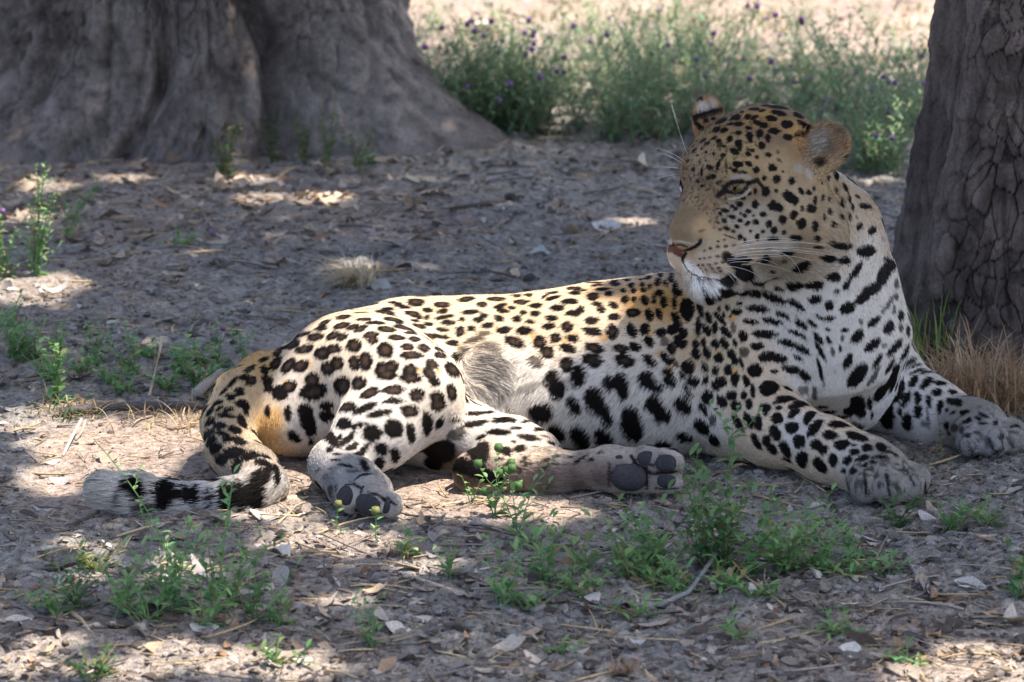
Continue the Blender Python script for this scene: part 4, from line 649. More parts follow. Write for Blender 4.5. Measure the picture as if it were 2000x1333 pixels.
# ---------------------------------------------------------------- trunks
def ridged(P, s, seed): return 1-np.abs(vnoise(P, s, seed))
def cells(U, Vv, seed, jit=.8):
    """distance to the border between Voronoi cells, and a random value per cell, in the (U,V) plane"""
    iu, iv = np.floor(U).astype(np.int64), np.floor(Vv).astype(np.int64); best = np.full(U.shape, 9.); sec = np.full(U.shape, 9.); idv = np.zeros(U.shape)
    for a in (-1,0,1):
        for b in (-1,0,1):
            ci, cj = iu+a, iv+b
            def h(k):
                n = (ci*73856093 ^ cj*19349663 ^ (seed*7+k)*83492791) & 0x7fffffff; n = (n ^ (n >> 13))*1274126177 & 0x7fffffff; n ^= n >> 16; return (n & 0xffff)/65535.
            d = np.hypot(ci+.5+(h(1)-.5)*jit-U, cj+.5+(h(2)-.5)*jit-Vv)
            m = d < best; sec = np.where(m, best, np.minimum(sec, d)); idv = np.where(m, h(3), idv); best = np.where(m, d, best)
    return sec-best, idv
def trunk_mesh(centre, R, TH, Z, disp, colour):
    th, z = np.meshgrid(TH, Z, indexing='ij'); cx, cy = centre(z); r = R(th, z)
    nth, nz = th.shape
    P0 = np.stack([np.cos(th)*r, np.sin(th)*r, z], -1).reshape(-1, 3)
    d, c = disp(th.ravel(), z.ravel(), r.ravel(), P0)
    rr = r.ravel()+d
    V = np.stack([cx.ravel()+np.cos(th.ravel())*rr, cy.ravel()+np.sin(th.ravel())*rr, z.ravel()], 1)
    i, j = np.meshgrid(np.arange(nth), np.arange(nz-1), indexing='ij'); i2 = (i+1) % nth
    F = np.stack([i*nz+j, i2*nz+j, i2*nz+j+1, i*nz+j+1], -1).reshape(-1, 4)
    return V, F, c
def front_theta(n, dense=.78):
    # more columns on the side that can be seen (towards -y)
    t = np.linspace(0, 1, n, endpoint=False); return 2*np.pi*t-np.pi/2*3+0*t+dense*.5*np.sin(2*np.pi*t)*0 if False else -np.pi/2+np.pi*np.sign(2*t-1)*np.abs(2*t-1)**1.5
def zaxis(lo, mid, hi, f, g=1.12):
    z = list(np.arange(lo, mid, f)); s = f
    while z[-1] < hi: s *= g; z.append(z[-1]+min(s, .25))
    return np.array(z)
BIG = atZ(330, 290, 0); BIG = np.array([BIG[0], BIG[1]+.44])
def big_tree():
    root = thing('big_tree', 'broad old tree whose grey fluted trunk flares out over its roots', 'tree', (BIG[0], BIG[1], 0))
    def R(th, z):
        zz = np.maximum(z, -.05); r = .445+.09*np.exp(-zz/.16)-.02*np.minimum(zz, 3)
        r += .32*np.exp(-zz/.19)*np.exp(-(((th+.60+np.pi) % (2*np.pi)-np.pi)/.34)**2)      # root running out to the right
        r += .10*np.exp(-zz/.12)*np.exp(-(((th+2.35+np.pi) % (2*np.pi)-np.pi)/.5)**2)
        for t0, w, d in ((-1.66, .040, .045), (-1.24, .07, .085), (-2.15, .05, .02), (-.80, .05, .014), (.6, .1, .05), (2., .1, .06)):   # flutes
            r -= d*np.exp(-(((th-t0-.12*np.sin(z*9)-.25*(.3-np.minimum(z,.3))*np.sign(t0+1.4)+np.pi) % (2*np.pi)-np.pi)/w)**2)
        r += .02*np.exp(-((th+1.40)/.10)**2)+.02*np.sin(th*5+1)*np.exp(-zz/.8)
        return r
    def disp(th, z, r, P):
        w = P+.02*np.stack([vnoise(P, 9, 1), vnoise(P, 9, 2), vnoise(P, 9, 3)], 1); lum = 1
        Q = w*np.array([1, 1, .42])
        a = ridged(Q, 20, 4)**4; b = ridged(Q, 46, 5)**3; a2 = ridged(w*np.array([1,1,.7]), 30, 15)**4
        e, idv = cells(th*.5*34+vnoise(P, 16, 6)*.9+vnoise(P, 44, 16)*.3, z*24+vnoise(P, 13, 7)*1.1+vnoise(P, 40, 17)*.3, 3)
        crack = smooth(.09, .01, e)*smooth(.3, -.3, vnoise(P, 9, 10))
        d = .007*vnoise(P, 7, 8)+.007*vnoise(Q, 22, 9)-.004*a-.006*b-.003*a2+.006*(idv-.5)*smooth(.0, .2, e)-.006*crack-.016*ridged(P*np.array([1,1,.22]), 15, 44)**6+.005*vnoise(P, 45, 45)+.0035*vnoise(P, 70, 11)+.002*vnoise(P, 140, 14)
        g = np.clip(.5+.45*vnoise(P, 6, 12)+.45*vnoise(Q, 34, 13)+.35*vnoise(P, 110, 18), 0, 1)[:, None]
        c = np.array((.095,.076,.062))*(1-g)+np.array((.235,.20,.172))*g
        rt = smooth(-1.25, -.75, th)[:, None]*smooth(.9, .0, th)[:, None]; c = c*(1-rt*.6)+np.array((.25,.22,.195))*rt*.6*(.6+.6*g)
        c = c*(1-.55*(np.clip(a*.7+b*.5, 0, 1)*.7+crack*.5)[:, None])*(1+.25*(idv-.5)[:, None])
        gnd = smooth(.03, .0, z)[:, None]; c = c*(1-.3*gnd)+np.array((.17,.155,.145))*.3*gnd
        return d, c
    V, F, c = trunk_mesh(lambda z: (BIG[0]+.0*z, BIG[1]+.05*np.maximum(z-.4, 0)), R, front_theta(900), zaxis(-.06, .62, 4.2, .0055), disp, None)
    o = mesh_obj('trunk', V-np.array([BIG[0], BIG[1], 0]), F, BARK, root); set_col(o.data, 'tint', c)
    return root
SM = atZ(1966, 705, 0); SM = np.array([SM[0], SM[1]+.19])
def small_tree():
    root = thing('small_tree', 'narrow upright tree with cracked dark bark at the right, behind the resting leopard', 'tree', (SM[0], SM[1], 0))
    def cen(z): return SM[0]+.015+.075*np.clip(z, 0, 3), SM[1]+.02*z
    def R(th, z): return .188+.045*np.exp(-np.maximum(z, 0)/.10)+.012*np.exp(-((z-.22)/.10)**2)*np.exp(-((np.abs(th+2.4))/.8)**2)-.012*z+.01*np.sin(3*th+z*2)+.006*np.sin(7*th-z*5)
    def disp(th, z, r, P):
        wu, wv = vnoise(P, 13, 21)*.45+vnoise(P, 34, 25)*.18, vnoise(P, 11, 22)*.45+vnoise(P, 30, 26)*.2
        u = th*.19*1.0
        e, idv = cells(u*42+wu*1.5, z*23+wv*1.6, 5, 1.); e2, id2 = cells(u*66+wu*2.2, z*34+wv*2.4, 8, .9)
        w = np.clip(smooth(-2.5, -2.0, th)*1.1+.35*vnoise(P, 6, 23), .25, 1)        # plates on the right, smoother on the left
        crack = smooth(.075, .012, e)*smooth(-.9, .1, vnoise(P, 9, 33)); ck2 = smooth(.07, .01, e2)*smooth(-.1, .5, vnoise(P, 6, 24))
        Q = P*np.array([1,1,.25]); fib = ridged(Q, 60, 27)
        d = -.008*crack*w-.006*ck2*w+.011*(idv-.5)*w*smooth(0,.1,e)+.005*(id2-.5)*w*smooth(0,.12,e2)+.005*vnoise(P, 16, 28)-.0018*fib**4+.003*vnoise(P, 55, 34)+.0018*vnoise(P, 120, 29)
        lines = smooth(.90, .985, ridged(Q, 14, 30)); d -= .005*lines*(1-w*.5)
        g = np.clip(.5+.4*vnoise(P, 8, 31)+.35*vnoise(Q, 70, 32)+.35*vnoise(P, 38, 35), 0, 1)[:, None]
        c = np.array((.068,.052,.045))*(1-g)+np.array((.175,.138,.118))*g
        c = c*(1+.5*(idv-.5)*w)[:, None]*(1-.62*np.clip(crack*w+ck2*w*.8+lines*.6, 0, 1))[:, None]*(1-.2*fib**3)[:, None]
        return d, c
    V, F, c = trunk_mesh(cen, R, front_theta(620), zaxis(-.05, .95, 3.6, .0042), disp, None)
    o = mesh_obj('trunk', V-np.array([SM[0], SM[1], 0]), F, BARK, root); set_col(o.data, 'tint', c)
    return root
# ---------------------------------------------------------------- crowns: unseen leaves, gaps shaped to let sun onto the LIT and LITG patches
LIT = [(590,690,.05,.11),(690,665,.10,.15),(800,680,.08,.14),(900,625,.18,.12),(1000,620,.18,.12),(1090,615,.18,.12),(1180,600,.18,.11),(1250,582,.19,.08),(1295,572,.2,.05),(1000,680,.10,.10),(640,780,-.02,.12),(740,780,-.08,.12),(830,740,-.03,.10),(740,860,-.14,.08),(690,830,-.1,.08),(960,830,-.06,.08),(430,800,-.03,.11),(490,745,.04,.10),(450,900,-.12,.08),(960,715,.03,.07),(640,900,-.2,.035),(1060,660,.08,.09),(1150,640,.10,.06)]
LITG = [(300,860,.16),(230,860,.12),(400,920,.12),(130,920,.07),(560,930,.08),(830,985,.08),(930,965,.09),(1010,1000,.06),(1080,1000,.045),(520,985,.06),(280,1090,.055),(230,1110,.05),(340,1105,.05),(600,1045,.06),(700,1065,.05),(130,1050,.02),(430,1290,.05),(560,1300,.055),(100,1250,.035),(330,1270,.04),(660,1180,.035),(820,1110,.03),(30,1290,.05),(240,1310,.045),(1960,1290,.10),(1890,1330,.10),
        (690,525,.03),(100,350,.045),(60,420,.04),(35,560,.10),(110,545,.05),(500,385,.04),(630,395,.045),(480,345,.035),(1240,435,.025),(1560,330,.03),(1700,345,.04),(110,800,.06),(50,820,.05),(250,340,.035)]
def shade_crown(root, base, span, n, name, seed, heights, limbs):
    rng = np.random.default_rng(seed); cs, rs = [], []
    for px, py, Y, r in LIT:
        p = atY(px, py, Y); cs.append((p-SUN*(p[2]/SUN[2]))[:2]); rs.append(r)
    for px, py, r in LITG: cs.append(atZ(px, py, 0)[:2]); rs.append(r)
    cs, rs = np.array(cs), np.array(rs)
    x0, x1, y0, y1 = span
    g = np.stack([rng.uniform(x0, x1, n), rng.uniform(y0, y1, n)], 1); h = rng.uniform(*heights, n)
    d = np.sqrt(np.square(g[:, None, :]-cs[None]).sum(-1))-rs[None]
    far = smooth(3.05, 3.75, g[:, 1]+.35*vn2(g[:, 0], g[:, 1], 2.2, 40)); xr = smooth(-.25, .05, g[:, 0]); far = far*smooth(-.6, -.1, g[:, 0]); flw = smooth(2.5, 3.0, g[:, 1])*.85*xr
    clump = vn2(g[:, 0], g[:, 1], 1.3, 41)
    dsh = np.array([np.hypot(*(g-(q-SUN*(q[2]/SUN[2]))[:2]).T)-r for q, r in ((HC, .15), (PX(1325, 450, -.12), .06), (PX(1440, 500, -.08), .08), (PX(1380, 225, .1), .06), (PX(1600, 290, .05), .07), (PX(1600, 560, .1), .15), (PX(1660, 440, .15), .1), (PX(1230, 920, -.2), .06))]).min(0)  # circles where leaves always stay, to shade head, chest and far hind toes
    keep = ((d.min(1) > .028) | (dsh < 0)) & (rng.random(n) > far) & (rng.random(n) > flw)
    g, h = g[keep], h[keep]; n = len(g); C = np.stack([g[:, 0], g[:, 1], np.zeros(n)], 1)+SUN*(h/SUN[2])[:, None]
    a = rng.uniform(0, 2*np.pi, n); tl = rng.normal(0, .45, (n, 2)); L = rng.uniform(.026, .05, n); W = L*rng.uniform(.45, .6, n)
    ax = np.stack([np.cos(a), np.sin(a), tl[:, 0]], 1); sd = np.stack([-np.sin(a), np.cos(a), tl[:, 1]], 1)
    V = np.stack([C-ax*L[:, None], C+sd*W[:, None]-ax*(.1*L)[:, None], C+ax*L[:, None], C-sd*W[:, None]-ax*(.1*L)[:, None]], 1).reshape(-1, 3)
    F = np.arange(n*4).reshape(n, 4); col = np.repeat(np.array((.055,.085,.028))*rng.uniform(.7, 1.3, (n, 1)), 4, 0)
    b3 = np.array([base[0], base[1], 0]); o = mesh_obj('shade_crown', V-b3, F, LEAFM, root, False); set_col(o.data, 'tint', col); o['kind'] = 'stuff'
    for q in limbs:
        pts = bez(*[np.array(p, float) for p in q[:3]], 10); Vt, Ft = tube_geo(pts, np.linspace(q[3], q[4], 10), 10)
        lo = mesh_obj('limb', Vt-b3, Ft, BARK, root); set_col(lo.data, 'tint', np.full((len(Vt), 3), .12))
# ---------------------------------------------------------------- plants
def leaf_strip(base, d, up, L, W, droop=.3, n=4, fold=.25):
    """lanceolate blade, V-folded, 2 rows of quads"""
    d = d/np.linalg.norm(d); s = np.cross(d, up); s /= max(np.linalg.norm(s), 1e-6); nrm = np.cross(s, d)
    t = np.linspace(0, 1, n+1); w = W*np.sin(np.pi*np.clip(t*.92+.06, 0, 1))**.8; w[-1] = W*.05
    c = base+d*(L*t)[:, None]-np.array([0,0,1])*(droop*L*t*t)[:, None]
    l = c+s*w[:, None]+nrm*(fold*w)[:, None]; r = c-s*w[:, None]+nrm*(fold*w)[:, None]
    V = np.concatenate([l, c, r]); F = []
    for i in range(n): F += [(i, i+1, n+2+i), (i, n+2+i, n+1+i), (n+1+i, n+2+i, 2*n+3+i), (n+1+i, 2*n+3+i, 2*n+2+i)]
    return V, np.array(F)
def herb(rng, h=.2, spread=.08, stems=6, col=(.07,.13,.04), leafL=.022, leafW=.0035, dens=1., heads=0., headcol=(.25,.13,.33), lean=(0,0), grey=0.):
    """branching herb about the origin; returns builders for stems, leaves and flower heads"""
    st, lf, fh = MB(), MB(), []
    col = np.array(col)
    for k in range(stems):
        a = rng.uniform(0, 2*np.pi); hh = h*rng.uniform(.45, 1.) if k else h
        b0 = np.array([rng.normal(0, spread*.12), rng.normal(0, spread*.12), -.004]); tip = np.array([math.cos(a)*spread*rng.uniform(.3,1)+lean[0]*hh/h, math.sin(a)*spread*rng.uniform(.3,1)+lean[1]*hh/h, hh])
        mid = b0*.5+tip*.5*np.array([.6,.6,1.1])
        P = bez(b0, mid, tip, 8); r = .0011+.004*h*.5
        dry = stems > 3 and k % 5 == 4
        V, F = tube_geo(P, np.linspace(r, r*.4, 8), 3, False); st.add(V, F, np.array((.36,.27,.15)) if dry else col*1.25)
        if dry: continue
        n = int(max(5, hh/.009*dens))
        for j in range(n):
            t = (j+.6)/n; p = P[min(6, int(t*7))]*(1-(t*7 % 1))+P[min(7, int(t*7)+1)]*(t*7 % 1)
            aa = j*2.4+rng.uniform(-.4, .4); el = rng.uniform(.2, .9)
            d = np.array([math.cos(aa)*math.cos(el), math.sin(aa)*math.cos(el), math.sin(el)]); LL = leafL*(1.15-.6*t)*rng.uniform(.6, 1.2)
            V, F = leaf_strip(p, d, np.array([0,0,1.]), LL, leafW*1.25*(1.1-.4*t)*rng.uniform(.8,1.2), rng.uniform(.1,.5), 3); lf.add(V, F, np.clip(col*rng.uniform(.7,1.35)*np.array([1+.18*rng.normal(),1,1]) if rng.random() > .05 else np.array((.34,.26,.12)), 0, 1))
            if rng.random() < .16*dens and hh > .05:
                q = p+d*LL*1.6+np.array([0,0,LL*.9]); V, F = tube_geo(np.array([p, p+d*LL*.8+np.array([0,0,.3*LL]), q]), [r*.5,r*.4,r*.3], 3, False); st.add(V, F, col*1.2)
                for m_ in range(4):
                    aa2 = m_*2.4; dd = np.array([math.cos(aa2)*.6, math.sin(aa2)*.6, .6]); V, F = leaf_strip(p+(q-p)*(m_+1)/4, dd, np.array([0,0,1.]), LL*.6, leafW*.8, .2, 3); lf.add(V, F, col*rng.uniform(.8,1.3))
                if rng.random() < heads: fh.append(q)
        if rng.random() < heads: fh.append(tip)
    return st, lf, fh
_HP, _HF = sphere_grid(8, 6)
def head_mesh(parts, p, r, col, grn):
    V = _HP*r*np.array([1,1,.9]); tuft = (_HP[:, 2] > .2); V = V*(1+.35*tuft*(np.arange(len(V)) % 2))[:, None]
    c = np.where(tuft[:, None], col, grn); parts.add(V+p, _HF, c)
def plant(name, label, cat, at, group=None, headr=.005, headcol=(.30,.15,.40), grn=(.12,.16,.06), one=False, scale=1, **kw):
    """a herb as a thing: stem mesh, foliage mesh and one mesh for every flower head"""
    seed = abs(hash((round(float(at[0]), 4), round(float(at[1]), 4)))) % 99991; rng = np.random.default_rng(int(abs(at[0]*7919+at[1]*104729)*10) % 99991)
    root = thing(name, label, cat, tuple(float(v) for v in at), group); st, lf, fh = herb(rng, **kw)
    st.build('stem', PLANTM, root); lf.build('foliage', PLANTM, root)
    for p in fh:
        m = MB(); head_mesh(m, np.zeros(3), headr, np.array(headcol), np.array(grn)); o = m.build('flower_head', PLANTM, root); o.location = p
    return root
def tuft_geo(rng, n, h, spread, cols, w=.0012, lean=(0,0), flat=.5, base_r=.02):
    m = MB()
    for k in range(n):
        a = rng.uniform(0, 2*np.pi); L = h*rng.uniform(.4, 1.1); b = np.array([rng.normal(0, base_r), rng.normal(0, base_r), -.003])
        out = np.array([math.cos(a), math.sin(a), 0])*spread*rng.uniform(.1, 1)+np.array([lean[0], lean[1], 0])*rng.uniform(.6, 1.2)
        tip = b+out+np.array([0,0,max(.004, L*(1-flat*rng.random()))]); mid = b+out*.35+np.array([0,0,L*.75])
        P = bez(b, mid, tip, 6); d = P[-1]-P[0]; s = np.cross(d, [0,0,1]); s /= max(np.linalg.norm(s), 1e-6); ww = w*np.array([1,1,.9,.7,.45,.1])*rng.uniform(.7,1.3)
        V = np.concatenate([P+s*ww[:, None], P-s*ww[:, None]]); F = []
        for i in range(5): F += [(i, i+1, 7+i), (i, 7+i, 6+i)]
        m.add(V, np.array(F), np.array(cols[rng.integers(len(cols))])*rng.uniform(.75, 1.25))
    return m
GRN = [(.06,.12,.035),(.08,.15,.04),(.05,.10,.03)]; STRAW = [(.42,.33,.18),(.50,.40,.24),(.34,.25,.14),(.28,.19,.11)]
def grass(name, label, cat, at, group=None, seed=1, **kw):
    root = thing(name, label, cat, tuple(float(v) for v in at), group)
    tuft_geo(np.random.default_rng(seed), **kw).build('blades', PLANTM, root)['kind'] = 'stuff'
    return root
# ---------------------------------------------------------------- litter
def leaf_piece(rng, L, W, curl, jag=.12):
    n = 7; t = np.linspace(0, 1, n); w = W*np.sin(np.pi*np.clip(t, .03, .97))**.75*(1+jag*rng.normal(0, 1, n))
    x = (t-.5)*L; z = curl*L*(t-.5)**2*4*.25; cup = rng.uniform(-.5, .9)*W
    mid = np.stack([x, .08*L*np.sin(t*3+rng.uniform(0,6)), z], 1); l = mid+np.stack([0*t, w, cup*(w/W)**2], 1); r = mid+np.stack([0*t, -w, cup*(w/W)**2*rng.uniform(.3,1.2)], 1)
    V = np.concatenate([l, mid, r]); F = []
    for i in range(n-1): F += [(i, i+1, n+i+1), (i, n+i+1, n+i), (n+i, n+i+1, 2*n+i+1), (n+i, 2*n+i+1, 2*n+i)]
    return V, np.array(F)
PAL = [(.36,.33,.30),(.30,.275,.25),(.44,.40,.35),(.22,.195,.175),(.13,.11,.095),(.09,.075,.065),(.32,.24,.165),(.26,.17,.11),(.50,.46,.41),(.18,.165,.155),(.38,.31,.23)]
def rot(a, tilt, roll):
    ca, sa = math.cos(a), math.sin(a); ct, st = math.cos(tilt), math.sin(tilt); cr, sr = math.cos(roll), math.sin(roll)
    return np.array([[ca,-sa,0],[sa,ca,0],[0,0,1]])@np.array([[ct,0,st],[0,1,0],[-st,0,ct]])@np.array([[1,0,0],[0,cr,-sr],[0,sr,cr]])
def litter():
    rng = np.random.default_rng(21); chips, twigs, crumbs, straws = MB(), MB(), MB(), MB()
    protos = [leaf_piece(rng, 1., rng.uniform(.08, .30), rng.uniform(-.6, 1.)) for _ in range(40)]
    def spot():
        while True:
            px, py = rng.uniform(-60, 2060), rng.uniform(-40, 1400); p = atZ(px, py, 0)
            if py < 250 and rng.random() < .6: continue
            if 470 < px < 1760 and 640 < py < 860: continue
            return px, py, p
    sandc = [(atZ(a, b, 0), r) for a, b, r, s in SANDY if s > .75]
    for k in range(9000):
        px, py, p = spot(); dn = .5+.5*vn2(p[:1], p[1:2], 2.5, 60)[0]
        if py < 900 and not (250 < py < 460) and rng.random() > .45+.5*dn: continue
        if any(np.hypot(p[0]-c[0], p[1]-c[1]) < r*.85 for c, r in sandc) and rng.random() < .92: continue
        V, F = protos[rng.integers(40)]; L = rng.choice([.008,.013,.020,.030,.042], p=[.34,.32,.22,.09,.03])*rng.uniform(.7,1.3)
        if py > 1100: L *= 1.15
        V = (V*L)@rot(rng.uniform(0,6.28), rng.normal(0,.22), rng.normal(0,.3)).T+np.array([p[0], p[1], gh(p[0], p[1])+.002+.12*L*rng.random()])
        ci = rng.integers(len(PAL)); c = np.array(PAL[ci])
        if 300 < py < 480 and px < 900: c = c*np.array([1.15,1.0,.88])
        if py > 1150: c = c*np.array([1.05,.98,.9])*rng.uniform(.6,1.1)
        chips.add(V, F, np.clip(c*rng.uniform(.7,1.2), 0, 1))
    for k in range(380):
        px, py = rng.uniform(-40, 950), rng.normal(385, 60); p = atZ(px, py, 0)
        V, F = protos[rng.integers(40)]; L = rng.uniform(.018, .05); c = np.array([(.42,.33,.24),(.36,.27,.19),(.48,.41,.32),(.26,.19,.14)][rng.integers(4)])
        V = (V*L)@rot(rng.uniform(0,6.28), rng.normal(0,.3), rng.normal(0,.35)).T+np.array([p[0], p[1], gh(p[0], p[1])+.003+.15*L*rng.random()]); chips.add(V, F, c*rng.uniform(.6,1.15))
    for k in range(2300):
        px, py, p = spot(); L = rng.choice([.03,.05,.09], p=[.5,.35,.15])*rng.uniform(.6,1.3); a = rng.uniform(0, 6.28); d = np.array([math.cos(a), math.sin(a), 0])*L/2; z = gh(p[0], p[1])+.003
        q = np.array([p[0], p[1], z]); P = bez(q-d, q+np.array([rng.normal(0,.1)*L, rng.normal(0,.1)*L, .06*L]), q+d+np.array([0,0,rng.uniform(0,.15)*L]), 5); r = rng.uniform(.0007,.0016)*(1+L*6)
        V, F = tube_geo(P, np.linspace(r, r*.6, 5), 4); (twigs if k % 2 else straws).add(V, F, np.array([(.20,.16,.13),(.32,.28,.24),(.12,.10,.085)][k % 3] if k % 2 else [(.50,.39,.23),(.42,.32,.19)][k//2 % 2])*rng.uniform(.7,1.2))
    P0, F0 = sphere_grid(6, 5)
    for k in range(11000):
        px, py, p = spot(); r = rng.choice([.002,.0035,.0055,.009], p=[.35,.38,.22,.05])*rng.uniform(.7,1.3)
        if any(np.hypot(p[0]-c[0], p[1]-c[1]) < rr*.8 for c, rr in sandc): r *= .5
        V = P0*r*np.array([1.2,1,.6])*(1+.25*rng.normal(0,1,(len(P0),1)))
        c = np.array([(.15,.13,.115),(.24,.215,.195),(.33,.30,.27),(.10,.085,.07),(.20,.15,.11)][rng.integers(5)])*rng.uniform(.7,1.2); crumbs.add(V@rot(rng.uniform(0,6),0,0).T+np.array([p[0], p[1], gh(p[0], p[1])+r*.2]), F0, c)
    for nm, m in (('leaf_litter', chips), ('twig_litter', twigs), ('straw_litter', straws), ('soil_crumbs', crumbs)):
        o = m.build(nm, LITTERM); o['kind'] = 'stuff'; tag(o, {'leaf_litter':'dry curled leaves scattered over the bare soil','twig_litter':'small dark twigs scattered over the bare soil','straw_litter':'broken bits of straw scattered over the bare soil','soil_crumbs':'crumbs of soil and small stones over the ground'}[nm], {'leaf_litter':'leaf litter','twig_litter':'twigs','straw_litter':'straw','soil_crumbs':'soil crumbs'}[nm])
BARK = tint_material('bark', .85, 0, .15, .0012, .22, 160); LEAFM = tint_material('crown_leaf', .5, .12, .3)
PLANTM = tint_material('plant', .55, .35, .3, 0, .12, 200); LITTERM = tint_material('litter', .75, .08, .2, .0006, .25, 260)
build_ground()
bt = big_tree(); stt = small_tree()
shade_crown(bt, BIG, (-2.4, 1.1, -1.9, 3.9), 60000, 'shade_crown', 51, (2.9, 4.2), [((BIG[0], BIG[1], 3.4), (BIG[0]+.8, BIG[1]-.9, 4.4), (BIG[0]+1.8, BIG[1]-2.2, 3.9), .16, .03), ((BIG[0], BIG[1], 3.9), (BIG[0]-.3, BIG[1]-1.2, 4.6), (BIG[0]+.1, BIG[1]-3.2, 3.6), .14, .03)])
shade_crown(stt, SM, (.2, 2.6, -1.9, 3.5), 36000, 'shade_crown', 52, (2.6, 3.8), [((SM[0]+.25, SM[1]+.05, 3.3), (SM[0]+.9, SM[1]-.8, 3.9), (SM[0]+1.2, SM[1]-1.9, 3.5), .09, .02), ((SM[0]+.25, SM[1]+.05, 3.1), (SM[0]-.1, SM[1]-.9, 3.7), (SM[0]-.2, SM[1]-1.8, 3.3), .08, .02)])
leopard()
litter()
# --- named pieces lying on the ground: x, y, length px, width ratio, direction deg, colour, tilt, label
LV = [(1590,1135,46,.30,75,(.62,.57,.50),.9,'pale broad dry leaf standing on edge in the right foreground'),
(1472,1160,44,.18,-60,(.60,.58,.55),.3,'narrow silvery leaf lying slantwise beside the bent straw'),
(1808,1020,46,.2,40,(.55,.52,.50),.9,'pale grey leaf standing upright at the edge of the green patch'),
(1815,1062,30,.25,-20,(.38,.38,.39),.2,'small blue-grey leaf below the upright pale leaf'),
(1660,1272,40,.32,-20,(.66,.63,.56),.5,'white curled leaf chip at the lower right'),
(1650,1268,30,.2,160,(.30,.27,.24),.1,'dark leaf chip tucked behind the white curled one'),
(992,1258,44,.30,-25,(.50,.52,.44),.1,'flat pale green-grey leaf at the bottom centre'),
(820,1212,74,.22,0,(.62,.56,.47),.15,'long cream coloured leaf in the centre foreground'),
(772,1238,50,.25,40,(.64,.58,.49),.6,'cream leaf fragment standing beside a small green weed'),
(560,1300,90,.22,15,(.60,.52,.42),.15,'large sunlit leaf near the bottom edge left of centre'),
(270,1240,44,.36,80,(.40,.34,.28),.5,'brown leathery leaf propped up at the lower left'),
(205,1225,80,.12,2,(.60,.54,.44),.1,'long thin cream husk lying left of the brown leathery leaf'),
(30,1215,60,.22,8,(.62,.55,.47),.1,'pale leaf at the left edge near the bottom'),
(400,1230,54,.3,-10,(.58,.56,.48),.2,'pale greenish leaf in front of the tall green clump'),
(600,1172,36,.30,100,(.66,.62,.54),.7,'short pale tube of curled leaf with dark shade beneath'),
(575,975,52,.2,0,(.55,.50,.30),.1,'yellowish leaf between the tail and the near hind paw'),
(375,1003,36,.30,0,(.27,.19,.13),.2,'brown leaf tucked against the underside of the tail'),
(520,1012,60,.25,-5,(.55,.47,.40),.15,'tan leaf lying below the black and white tail'),
(155,1043,24,.4,0,(.52,.50,.38),.2,'small yellow-green leaf below the tail tip'),
(130,1078,24,.4,-30,(.58,.55,.52),.3,'small round pale leaf left of the bright green weed'),
(85,998,38,.22,0,(.52,.50,.47),.1,'pale grey leaf left of the white tail tip'),
(100,905,36,.2,20,(.62,.56,.48),.2,'cream leaf on the dark soil left of the sand'),
(1185,447,52,.28,-5,(.66,.64,.60),.4,'white crumpled leaf on bare soil in front of the face'),
(1055,499,36,.35,0,(.50,.52,.47),.15,'pale green leaf on bare soil above the back'),
(835,357,80,.18,0,(.62,.52,.36),.2,'long cream leaf on the soil near the big root'),
(635,398,40,.35,45,(.60,.47,.33),.5,'tan broken leaf upright in the sunlit litter'),
(745,563,52,.28,-30,(.50,.52,.49),.2,'pale green-grey leaf just behind the straw tuft'),
(1255,328,30,.45,70,(.62,.54,.44),.7,'pale triangular leaf standing left of the far ear'),
(1664,292,62,.16,-60,(.42,.42,.34),.8,'drooping pale seed husk beside the near ear'),
(1925,770,70,.22,-35,(.22,.17,.11),.5,'brown curled leaf lying in the dry grass by the trunk'),
(25,800,44,.22,5,(.58,.56,.48),.1,'pale leaf at the left edge above the dark stick'),
(1155,1175,44,.25,30,(.56,.52,.47),.4,'pale leaf half hidden under the front green weeds'),
(1895,1145,60,.2,-10,(.55,.52,.48),.3,'grey leaf at the right below the weeds'),
(1240,1255,40,.5,0,(.60,.57,.53),.1,'round whitish chip in the lower centre right'),
(1380,1305,32,.5,10,(.52,.48,.43),.1,'small round tan chip near the bottom edge'),
(400,757,50,.30,50,(.48,.42,.36),.6,'broken pale bark leaf leaning by the tail base'),
(1890,1000,50,.16,5,(.50,.43,.32),.1,'thin straw coloured leaf at the right edge of the paw'),
(700,1045,34,.25,0,(.5,.42,.35),.1,'tan leaf in front of the near hind paw'),
(1000,1035,42,.2,15,(.46,.40,.36),.1,'dull leaf chip on the shaded soil by the sand')]
rngL = np.random.default_rng(77)
for x, y, L, w, a, c, tl, lab in LV:
    p = G(x, y); k = np.linalg.norm(p-CAMP)/FPX; V, F = leaf_piece(rngL, L*k*1.1, L*k*w*1.35, rngL.uniform(.2, .9), .08)
    aa = math.atan2(math.sin(rad(a))*(1.8 if tl < .5 else .6), math.cos(rad(a)))
    V = V@rot(aa, tl*.5*(1 if abs(a) > 30 else .3), tl*1.0).T; V = V-np.array([0,0,V[:, 2].min()+.001])
    m = MB(); m.add(V, F, np.array(c)*.9); o = m.build('dry_leaf', LITTERM); o.location = p; tag(o, lab, 'leaf', 'larger dry leaves lying on the ground')
